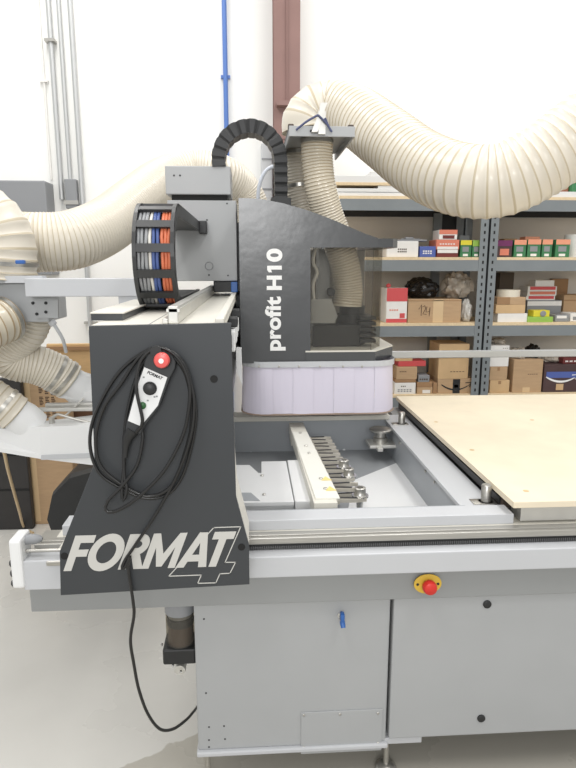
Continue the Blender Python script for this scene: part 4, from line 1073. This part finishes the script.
def marks(t, u0, u1, v0, v1, n, m, rows=1):
    xa, xb, za, zb_, Y = t['_r']
    for r_ in range(rows):
        vv0 = v0 + (v1 - v0) * r_ / rows; vv1 = vv0 + (v1 - v0) / rows * 0.6
        mb = MB()
        for k in range(n):
            f0 = u0 + (u1 - u0) * k / n; f1 = f0 + (u1 - u0) / n * 0.65
            mb.box(xa + (xb - xa) * f0, xa + (xb - xa) * f1, Y - 0.001, Y + .0002, za + (zb_ - za) * vv0, za + (zb_ - za) * vv1)
        mb.build('print_mark', m, t)
# ---- level 3 (upper)
t = sbox('carton', 386.5, 242, 418, 257.5, 2, 'long white box on the upper left shelf above the red and white box', 'box', M['paper'], .28); marks(t, .35, .65, .3, .6, 5, M['ink'], 2)
t2 = MB(); zz = topof(t)
q = onY(398, 240, 4.36); q2 = onY(427, 240, 4.36)
t2.box(q.x, q2.x, 4.36, 4.5, zz, zz + 0.012, 0.003); t2.box(q.x + .06, q.x + .12, 4.38, 4.44, zz + .012, zz + .03, 0.004); t2.cyl((q.x + .03, 4.40, zz + .016), (q2.x - .03, 4.42, zz + .016), .006)
tag(t2.build('tool_tray', M['panelgrey'], origin=((q.x + q2.x) / 2, 4.4, zz)), 'flat grey metal tray lying on the long white box', 'tray')
t = sbox('carton', 419.5, 247, 435.5, 257.5, 2, 'small blue box between the white box and the red boxes', 'box', M['bluecard'], .15); marks(t, .2, .8, .3, .7, 4, M['paper'], 2)
t = sbox('carton', 436.5, 250, 458, 257.5, 2, 'maroon and white box at the bottom of the red stack', 'box', M['darkred'], .18); patch(t, .03, .97, .55, .98, M['paper'])
u = sbox('carton', 436.0, 240.5, 459, 250, 2, 'salmon red box in the middle of the red stack', 'box', M['salmon'], .18, z=topof(t)); patch(u, .05, .95, .02, .3, M['paper']); marks(u, .15, .85, .5, .7, 6, M['paper'])
v = sbox('carton', 439, 230.5, 457, 240, 2, 'red and white box on top of the red stack', 'box', M['paper'], .16, z=topof(u)); patch(v, .0, 1, .55, 1, M['salmon']); patch(v, .2, .85, .1, .45, M['darkred'])
t = sbox('carton', 458.5, 236, 468.5, 257.5, 2, 'grey box behind the yellow-topped green box', 'box', M['greycard'], .1, Y=4.5)
def green(x0, y0, x1, label, topm, v=.72):
    t = sbox('carton', x0, y0, x1, 257.5, 2, label, 'box', M['greencard'], .14); patch(t, 0, 1, v, 1, topm, 'top_band'); patch(t, .18, .75, .32, .62, M['greycard']); patch(t, .25, .7, .06, .2, M['paper'], 'price_label'); return t
green(460, 241, 471, 'green box with yellow top, right beside the red stack', M['yellowcard'])
green(472, 241, 480, 'narrow green box with lime top against the shelf post', M['limecard'], .65)
t = sbox('carton', 496.5, 241, 511.5, 257.5, 2, 'purple and dark box beside the post on the upper right shelf', 'box', M['darkcard'], .14); patch(t, 0, 1, .66, 1, M['purple'], 'top_band'); patch(t, .2, .8, .12, .5, M['salmon'])
green(513.5, 240.5, 525.5, 'green box with orange top next to the purple box', M['orangecard'])
green(527, 240, 540, 'second green orange-topped box from the purple box', M['orangecard'])
green(541.5, 240, 551.5, 'third green orange-topped box from the purple box', M['orangecard'])
green(555, 240, 569, 'fourth green orange-topped box, standing a little apart', M['orangecard'])
t = sbox('carton', 524, 237, 538.5, 257.5, 2, 'orange-topped box peeking out behind the second green box', 'box', M['orangecard'], .1, Y=4.50)
t = sbox('carton', 503, 239, 516, 257.5, 2, 'brown-topped box hidden behind the purple box', 'box', M['card3'], .1, Y=4.50)
q0 = onY(571, 257.5, 4.36); 
mb = MB(); mb.lathe((q0.x + .10, 4.46, ZL[2] + .001), (0, 0, 1), [(0, .10), (.16, .10), (.165, .095), (.165, .03), (.02, .03)], 28)
tag(mb.build('paper_roll', M['paper'], origin=(q0.x + .1, 4.46, ZL[2]), smooth=True), 'white paper roll at the right end of the upper shelf', 'roll')
# ---- level 2 (middle)
t = sbox('carton', 386, 287, 406.5, 322, 1, 'red and white box at the left end of the middle shelf', 'box', M['paper'], .25); patch(t, 0, 1, .62, 1, M['redcard'], 'top_band'); patch(t, 0, 1, 0, .12, M['redcard'], 'bottom_band'); marks(t, .15, .6, .35, .42, 4, M['salmon']); patch(t, .65, .9, .14, .28, M['redcard'])
zz = topof(t); q = onY(388.5, 285, 4.4)
tag(MB().lathe((q.x, 4.4, zz), (0, 0, 1), [(0, .006), (.004, .014), (.012, .018), (.022, .016), (.029, .008), (.031, 0)], 16).build('red_cap', M['redcard'], origin=(q.x, 4.4, zz), smooth=True), 'small red knob on top of the red and white box', 'cap')
t = sbox('cardboard_box', 407.5, 298.5, 460.5, 322, 1, 'wide cardboard box with handwritten digits on the middle shelf', 'box', M['card'], .4)
patch(t, .47, .66, 0, 1, M['tape'], 'tape'); patch(t, .0, 1, .93, .965, M['card3'], 'flap_seam')
xa, xb, za, zb_, Y = t['_r']
def stroke(t, pts, r=0.0022):
    xa, xb, za, zb_, Y = t['_r']
    MB().sweep([(xa + (xb - xa) * u_, Y - 0.0008, za + (zb_ - za) * v_) for u_, v_ in pts], r, 6).build('handwriting', M['ink'], t)
stroke(t, [(.20, .58), (.25, .78), (.25, .30)]); stroke(t, [(.27, .68), (.31, .74), (.33, .62), (.28, .38), (.35, .36)]); stroke(t, [(.35, .70), (.34, .46), (.41, .50)]); stroke(t, [(.41, .66), (.40, .28)])
zz = topof(t)
def bag(name, c, rx, ry, rz, m, label, seed, nse=.25):
    rnd = random.Random(seed); bm = bmesh.new(); bmesh.ops.create_icosphere(bm, subdivisions=4, radius=1)
    from mathutils import noise as N_
    for v in bm.verts:
        n_ = N_.noise(v.co * 2.3 + Vector((seed, 0, 0))) * nse + N_.noise(v.co * 6 + Vector((0, seed, 0))) * nse * .5
        p_ = v.co * (1 + n_); zz_ = max(p_.z, -0.75)
        v.co = Vector((c[0] + p_.x * rx, c[1] + p_.y * ry, c[2] + .002 + (zz_ + .75) * rz))
    mb = MB(); mb.bm(bm)
    return tag(mb.build(name, m, origin=c, smooth=True), label, 'bag')
q = onY(423, 298, 4.5); bag('plastic_bag', (q.x, 4.56, zz), .125, .12, .085, M['bag'], 'crumpled black plastic bag on the wide cardboard box', 3)
q = onY(456, 298, 4.5); bag('bubble_wrap', (q.x + .02, 4.55, zz), .105, .10, .11, M['plastic'], 'clear bubble wrap heaped on the wide cardboard box', 8, .35)
q = onY(467, 322, 4.4); bag('plastic_bag', (q.x, 4.43, ZL[1]), .038, .05, .09, mat('white bag film', (214, 212, 206), .3, noise=.15, scale=20, bump=.5, bscale=30), 'white plastic bag tucked between the wide box and the post', 5)
t = sbox('carton', 497.5, 312.5, 527, 321.5, 1, 'white box at the bottom of the tan stack on the middle right shelf', 'box', M['paper'], .22)
u = sbox('carton', 495.5, 303.5, 525, 312.5, 1, 'light tan box in the middle of the stack beside the post', 'box', M['card2'], .22, z=topof(t))
v = sbox('carton', 497, 296, 525.5, 303.5, 1, 'brown tan box under the tape roll', 'box', M['card'], .22, z=topof(u)); patch(v, .0, .45, 0, 1, M['card3'])
zz = topof(v); q = onY(509.5, 292, 4.4)
mb = MB(); mb.lathe((q.x, 4.42, zz), (0, 0, 1), [(.01, .055), (.0, .06), (0, .084), (.052, .084), (.052, .055), (.01, .055)], 30)
tag(mb.build('tape_roll', mat('cream tape', (226, 218, 200), .3), origin=(q.x, 4.42, zz), smooth=True), 'cream roll of tape on top of the tan box stack', 'tape')
t = sbox('carton', 528, 315.5, 553, 321, 1, 'lime green packet under the yellow gadget pack', 'box', M['limecard'], .16, Y=4.32)
u = sbox('carton', 533.5, 309, 549.5, 315.5, 1, 'yellow pack with a grey dial on the lime packet', 'box', M['yellowcard'], .1, Y=4.33, z=topof(t))
xa, xb, za, zb_, Y = u['_r']; MB().lathe(((xa + xb) / 2 + .01, Y, (za + zb_) / 2), (0, -1, 0), [(0, .022), (.006, .022), (.008, .015), (.008, 0)], 18).build('dial', M['greycard'], u, True)
t = sbox('carton', 526, 302, 560, 321.5, 1, 'grey box supporting the red packets', 'box', M['greycard'], .18, Y=4.55); patch(t, 0, 1, .72, .95, M['paper'])
z3 = topof(t)
for k, (x0_, x1_, hh, lab, mm) in enumerate(((526, 555, 4.5, 'lowest red and white packet on the grey box', 'redcard'), (527, 556, 4.5, 'second red and white packet on the grey box', 'salmon'), (527, 556, 5, 'topmost red packet on the grey box', 'redcard'))):
    t = sbox('packet', x0_, 300 - hh, x1_, 300, 1, lab, 'packet', M['paper'], .14, Y=4.56, z=z3); patch(t, .08, .95, .3, .95, M[mm]); marks(t, .2, .8, .45, .7, 5, M['paper']); z3 = topof(t)
t = sbox('carton', 535, 282, 554, 288, 1, 'small white box on the red packets', 'box', M['paper'], .1, Y=4.57, z=z3)
t = sbox('carton', 555, 314.5, 569, 321.5, 1, 'flat grey and white pack right of the lime packet', 'box', M['greycard'], .15, Y=4.35); patch(t, .1, .8, .5, .9, M['paper'])
t = sbox('carton', 570, 313, 583, 321.5, 1, 'grey pack at the right edge of the middle shelf', 'box', M['paper'], .15, Y=4.36); patch(t, .2, .9, .2, .6, M['greycard'])
t = sbox('cardboard_box', 562, 297, 590, 321.5, 1, 'brown cardboard box behind the grey packs at the right edge', 'box', M['card'], .2, Y=4.58); patch(t, 0, 1, .75, .8, M['card3'], 'flap_seam')
t = sbox('cardboard_box', 549, 283, 565, 321.5, 1, 'dark brown box at the back of the middle right shelf', 'box', M['card3'], .05, Y=4.785)
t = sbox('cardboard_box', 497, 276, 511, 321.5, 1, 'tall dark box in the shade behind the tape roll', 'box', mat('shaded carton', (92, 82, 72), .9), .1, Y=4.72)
# ---- level 1 (lower)
t = sbox('carton', 394.5, 379.5, 415.5, 391.5, 0, 'white box with black print at the left of the lower shelf', 'box', M['paper'], .2); marks(t, .3, .55, .65, .8, 3, M['ink']); marks(t, .15, .85, .2, .5, 5, M['greycard'], 2)
u = sbox('cardboard_box', 395.5, 376, 416, 379.5, 0, 'flat brown lid on the white printed box', 'box', M['card3'], .2, z=topof(t))
v = sbox('cardboard_box', 396.5, 363, 417, 376, 0, 'small cardboard box stacked on the flat lid', 'box', M['card'], .2, z=topof(u)); marks(v, .15, .5, .6, .7, 4, M['ink'])
w_ = sbox('packet', 398.5, 357.5, 426, 363, 0, 'red packet on top of the small cardboard box', 'packet', M['redcard'], .14, z=topof(v), Y=4.36)
x_ = sbox('tray', 396, 346.5, 413, 349.5, 0, 'thin beige tray on the red packet', 'tray', M['card2'], .14, z=topof(w_), Y=4.36)
t = sbox('carton', 417, 384.5, 432.5, 391.5, 0, 'lower brown carton with a white label beside the printed box', 'box', M['card'], .15); patch(t, .35, .85, .1, .6, M['paper'], 'price_label')
u = sbox('carton', 417, 379, 432.5, 384.5, 0, 'small brown carton on the labelled one', 'box', M['card3'], .15, z=topof(t))
v = sbox('carton', 418.5, 372, 429.5, 379, 0, 'grey carton on the pair of small brown cartons', 'box', M['greycard'], .12, z=topof(u)); marks(v, .1, .9, .3, .7, 4, M['ink'])
def smile(t, u0, u1, v0, dv, m, arrow=True, r=0.006):
    xa, xb, za, zb_, Y = t['_r']
    P_ = []
    for k in range(17):
        f_ = k / 16; u_ = u0 + (u1 - u0) * f_; P_.append((xa + (xb - xa) * u_, Y - 0.001, za + (zb_ - za) * (v0 - dv * (1 - (2 * f_ - 1) ** 2))))
    mb = MB(); mb.sweep(P_, [r * (.35 + .65 * math.sin(PI * min(1, (k + 3) / 19))) for k in range(17)], 8)
    e_ = P_[-1]
    if arrow: mb.sweep([(e_[0] - .035, Y - .001, e_[2] + .012), (e_[0] + .008, Y - .001, e_[2] + .016), (e_[0] - .002, Y - .001, e_[2] - .022)], r * .6, 8)
    for q in mb.v: q.y = Y - 0.001 + (q.y - Y + 0.001) * .15
    mb.build('smile_logo', m, t)
t = sbox('cardboard_box', 437.5, 376, 473, 391.5, 0, 'cardboard box with a black smile arrow, bottom of the pair', 'box', M['card'], .3)
patch(t, .42, .62, .02, .98, M['black'], 'black_label'); patch(t, .46, .57, .4, .6, M['tape'], 'label_print'); smile(t, .10, .90, .62, .36, M['black'])
u = sbox('cardboard_box', 438, 339.5, 468, 376, 0, 'tall cardboard carton standing on the smile arrow box', 'box', M['card2'], .25, z=topof(t)); patch(u, 0, 1, .60, .615, M['card3'], 'flap_seam'); marks(u, .4, .9, .2, .23, 5, M['ink']); marks(u, .1, .9, .60, .62, 8, M['card3'])
t = sbox('cardboard_box', 433, 380, 437, 391.5, 0, 'narrow cardboard box end left of the smile arrow box', 'box', M['card3'], .2)
t = sbox('cardboard_box', 489.5, 378, 509, 391.5, 0, 'lower light cardboard box beside the post, right shelf', 'box', M['card2'], .25); patch(t, .42, .56, .7, .95, M['card3'], 'tape')
u = sbox('cardboard_box', 489.5, 363.5, 507, 378, 0, 'second cardboard box of the stack beside the post', 'box', M['card'], .25, z=topof(t)); patch(u, .42, .56, .7, .95, M['card3'], 'tape')
v = sbox('carton', 489.5, 341.5, 508.5, 363.5, 0, 'white box on the cardboard stack beside the post', 'box', M['paper'], .25, z=topof(u)); marks(v, .65, .95, .86, .9, 3, M['ink'])
q = onY(498, 341, 4.45); bag('plastic_bag', (q.x, 4.45, topof(v)), .055, .06, .024, M['plastic'], 'clear plastic bag on the white box beside the post', 11, .3)
t = sbox('cardboard_box', 512, 356.5, 541, 391.5, 0, 'tall plain cardboard box in the middle of the lower right shelf', 'box', M['card'], .25); patch(t, .35, .6, 0, .16, M['tape'], 'tape'); marks(t, .5, .85, .55, .58, 5, M['ink'])
zz = topof(t); q = onY(520, 355, 4.4); bag('plastic_bag', (q.x, 4.42, zz), .06, .06, .045, M['plastic'], 'clear bag on the left of the tall plain cardboard box', 14, .4)
q = onY(535, 355, 4.4); bag('plastic_bag', (q.x, 4.44, zz), .05, .06, .055, M['bag'], 'dark bag on the right of the tall plain cardboard box', 17, .4)
t = sbox('cardboard_box', 542.5, 362, 583, 391.5, 0, 'dark maroon carton with a blue band and white smile', 'box', M['darkcard'], .3)
patch(t, .06, 1, .52, .74, M['bluecard'], 'blue_band'); smile(t, .06, .80, .56, .18, M['white_letter'], True, .008); patch(t, .32, .50, .08, .30, M['card2'], 'shipping_label'); patch(t, .85, 1.0, .78, .92, M['greycard'], 'print_mark')
q = onY(552, 362, 4.45); bag('plastic_bag', (q.x, 4.47, topof(t)), .07, .06, .03, M['plastic'], 'clear plastic bag lying on the dark maroon carton', 21, .3)
u = sbox('packet', 563, 355.5, 585, 362, 0, 'dark red packet on the maroon carton at the right edge', 'packet', M['darkred'], .15, z=topof(t), Y=4.36); marks(u, .1, .9, .3, .7, 4, M['paper'])
# ---- top shelf: white boards
zt5 = ZL[3]
def lay(px0, px1, th, label, z, m, y0=4.32, dep=.4, name='laminate_board'):
    a = onY(px0, 190, y0).x; b = onY(px1, 190, y0).x
    mb = MB(); mb.box(a, b, y0, y0 + dep, z + .0004, z + th, .0015)
    tag(mb.build(name, m, origin=((a + b) / 2, y0 + dep / 2, z)), label, 'board'); return z + th
z5 = zt5
z5 = lay(335, 478, .024, 'lowest white laminate board on the top left shelf', z5, M['board'])
z5 = lay(330, 470, .024, 'second white laminate board from the bottom on the top left shelf', z5 + .004, M['board'], 4.325)
z5 = lay(378, 475, .02, 'short white laminate board starting right of the others', z5 + .0, M['board'], 4.33)
z5 = lay(333, 473, .02, 'raw tan board in the white stack on the top left shelf', z5, M['chip'], 4.325)
z5 = lay(330, 476, .045, 'thick white laminate board near the top of the stack', z5, M['board'], 4.33)
z5 = lay(370, 460, .03, 'short white board on the very top of the stack', z5, M['board'], 4.34)
z6 = zt5
z6 = lay(497, 600, .02, 'lower white board on the top right shelf', z6, M['board'], 4.32)
z6 = lay(500, 600, .02, 'upper white board on the top right shelf', z6, M['board'], 4.325)
t = sbox('carton', 572, 177, 590, 192, 3, 'green and white box on the boards at the right edge', 'box', M['greencard'], .15, z=z6, Y=4.36); patch(t, 0, 1, .6, 1, M['paper'])
t = sbox('carton', 555, 181, 568.5, 189, 3, 'brown box on the boards beside the green one', 'box', mat('rust card', (150, 100, 78), .7), .15, z=z6, Y=4.4)

for o in list(bpy.data.objects):
    if '_r' in o.keys(): del o['_r']

# ================================================================== LIGHT, CAMERA
W = bpy.data.worlds.new('World'); SC.world = W; W.use_nodes = True
bg = W.node_tree.nodes['Background']; bg.inputs['Color'].default_value = (1.0, 0.995, 0.985, 1); bg.inputs['Strength'].default_value = 0.80
def area(name, loc, size, power, rot=(0, 0, 0), col=(1, .985, .96)):
    l = bpy.data.lights.new(name, 'AREA'); l.shape = 'RECTANGLE'; l.size, l.size_y = size; l.energy = power; l.color = col
    o = bpy.data.objects.new(name, l); COL.objects.link(o); o.location = loc; o.rotation_euler = rot
    return o
area('ceiling_lamp', (-1.2, 3.3, 4.9), (0.6, 2.4), 55)
area('ceiling_lamp', (1.6, 3.3, 4.9), (0.6, 2.4), 55)
area('ceiling_lamp', (-1.2, 0.2, 4.9), (0.6, 2.4), 55)
area('ceiling_lamp', (1.6, 0.2, 4.9), (0.6, 2.4), 55)

area('sheen_light', (-0.25, -2.9, 2.55), (1.5, 1.0), 70, (math.radians(82), 0, 0), (1, 1, 1))  # unseen source added behind the camera for hood sheen and frontal fill
cam = bpy.data.cameras.new('Camera'); co = bpy.data.objects.new('Camera', cam); COL.objects.link(co)
cam.sensor_fit = 'VERTICAL'; cam.sensor_height = 24.0; cam.lens = 600.0 / 768.0 * 24.0
cam.clip_start = 0.05
mw = Matrix((RT, UP, -FW)).transposed().to_4x4(); mw.translation = (0, 0, H)
co.matrix_world = mw
SC.camera = co
SC.view_settings.view_transform = 'Standard'
SC.view_settings.look = 'None'
SC.view_settings.exposure = 0.0
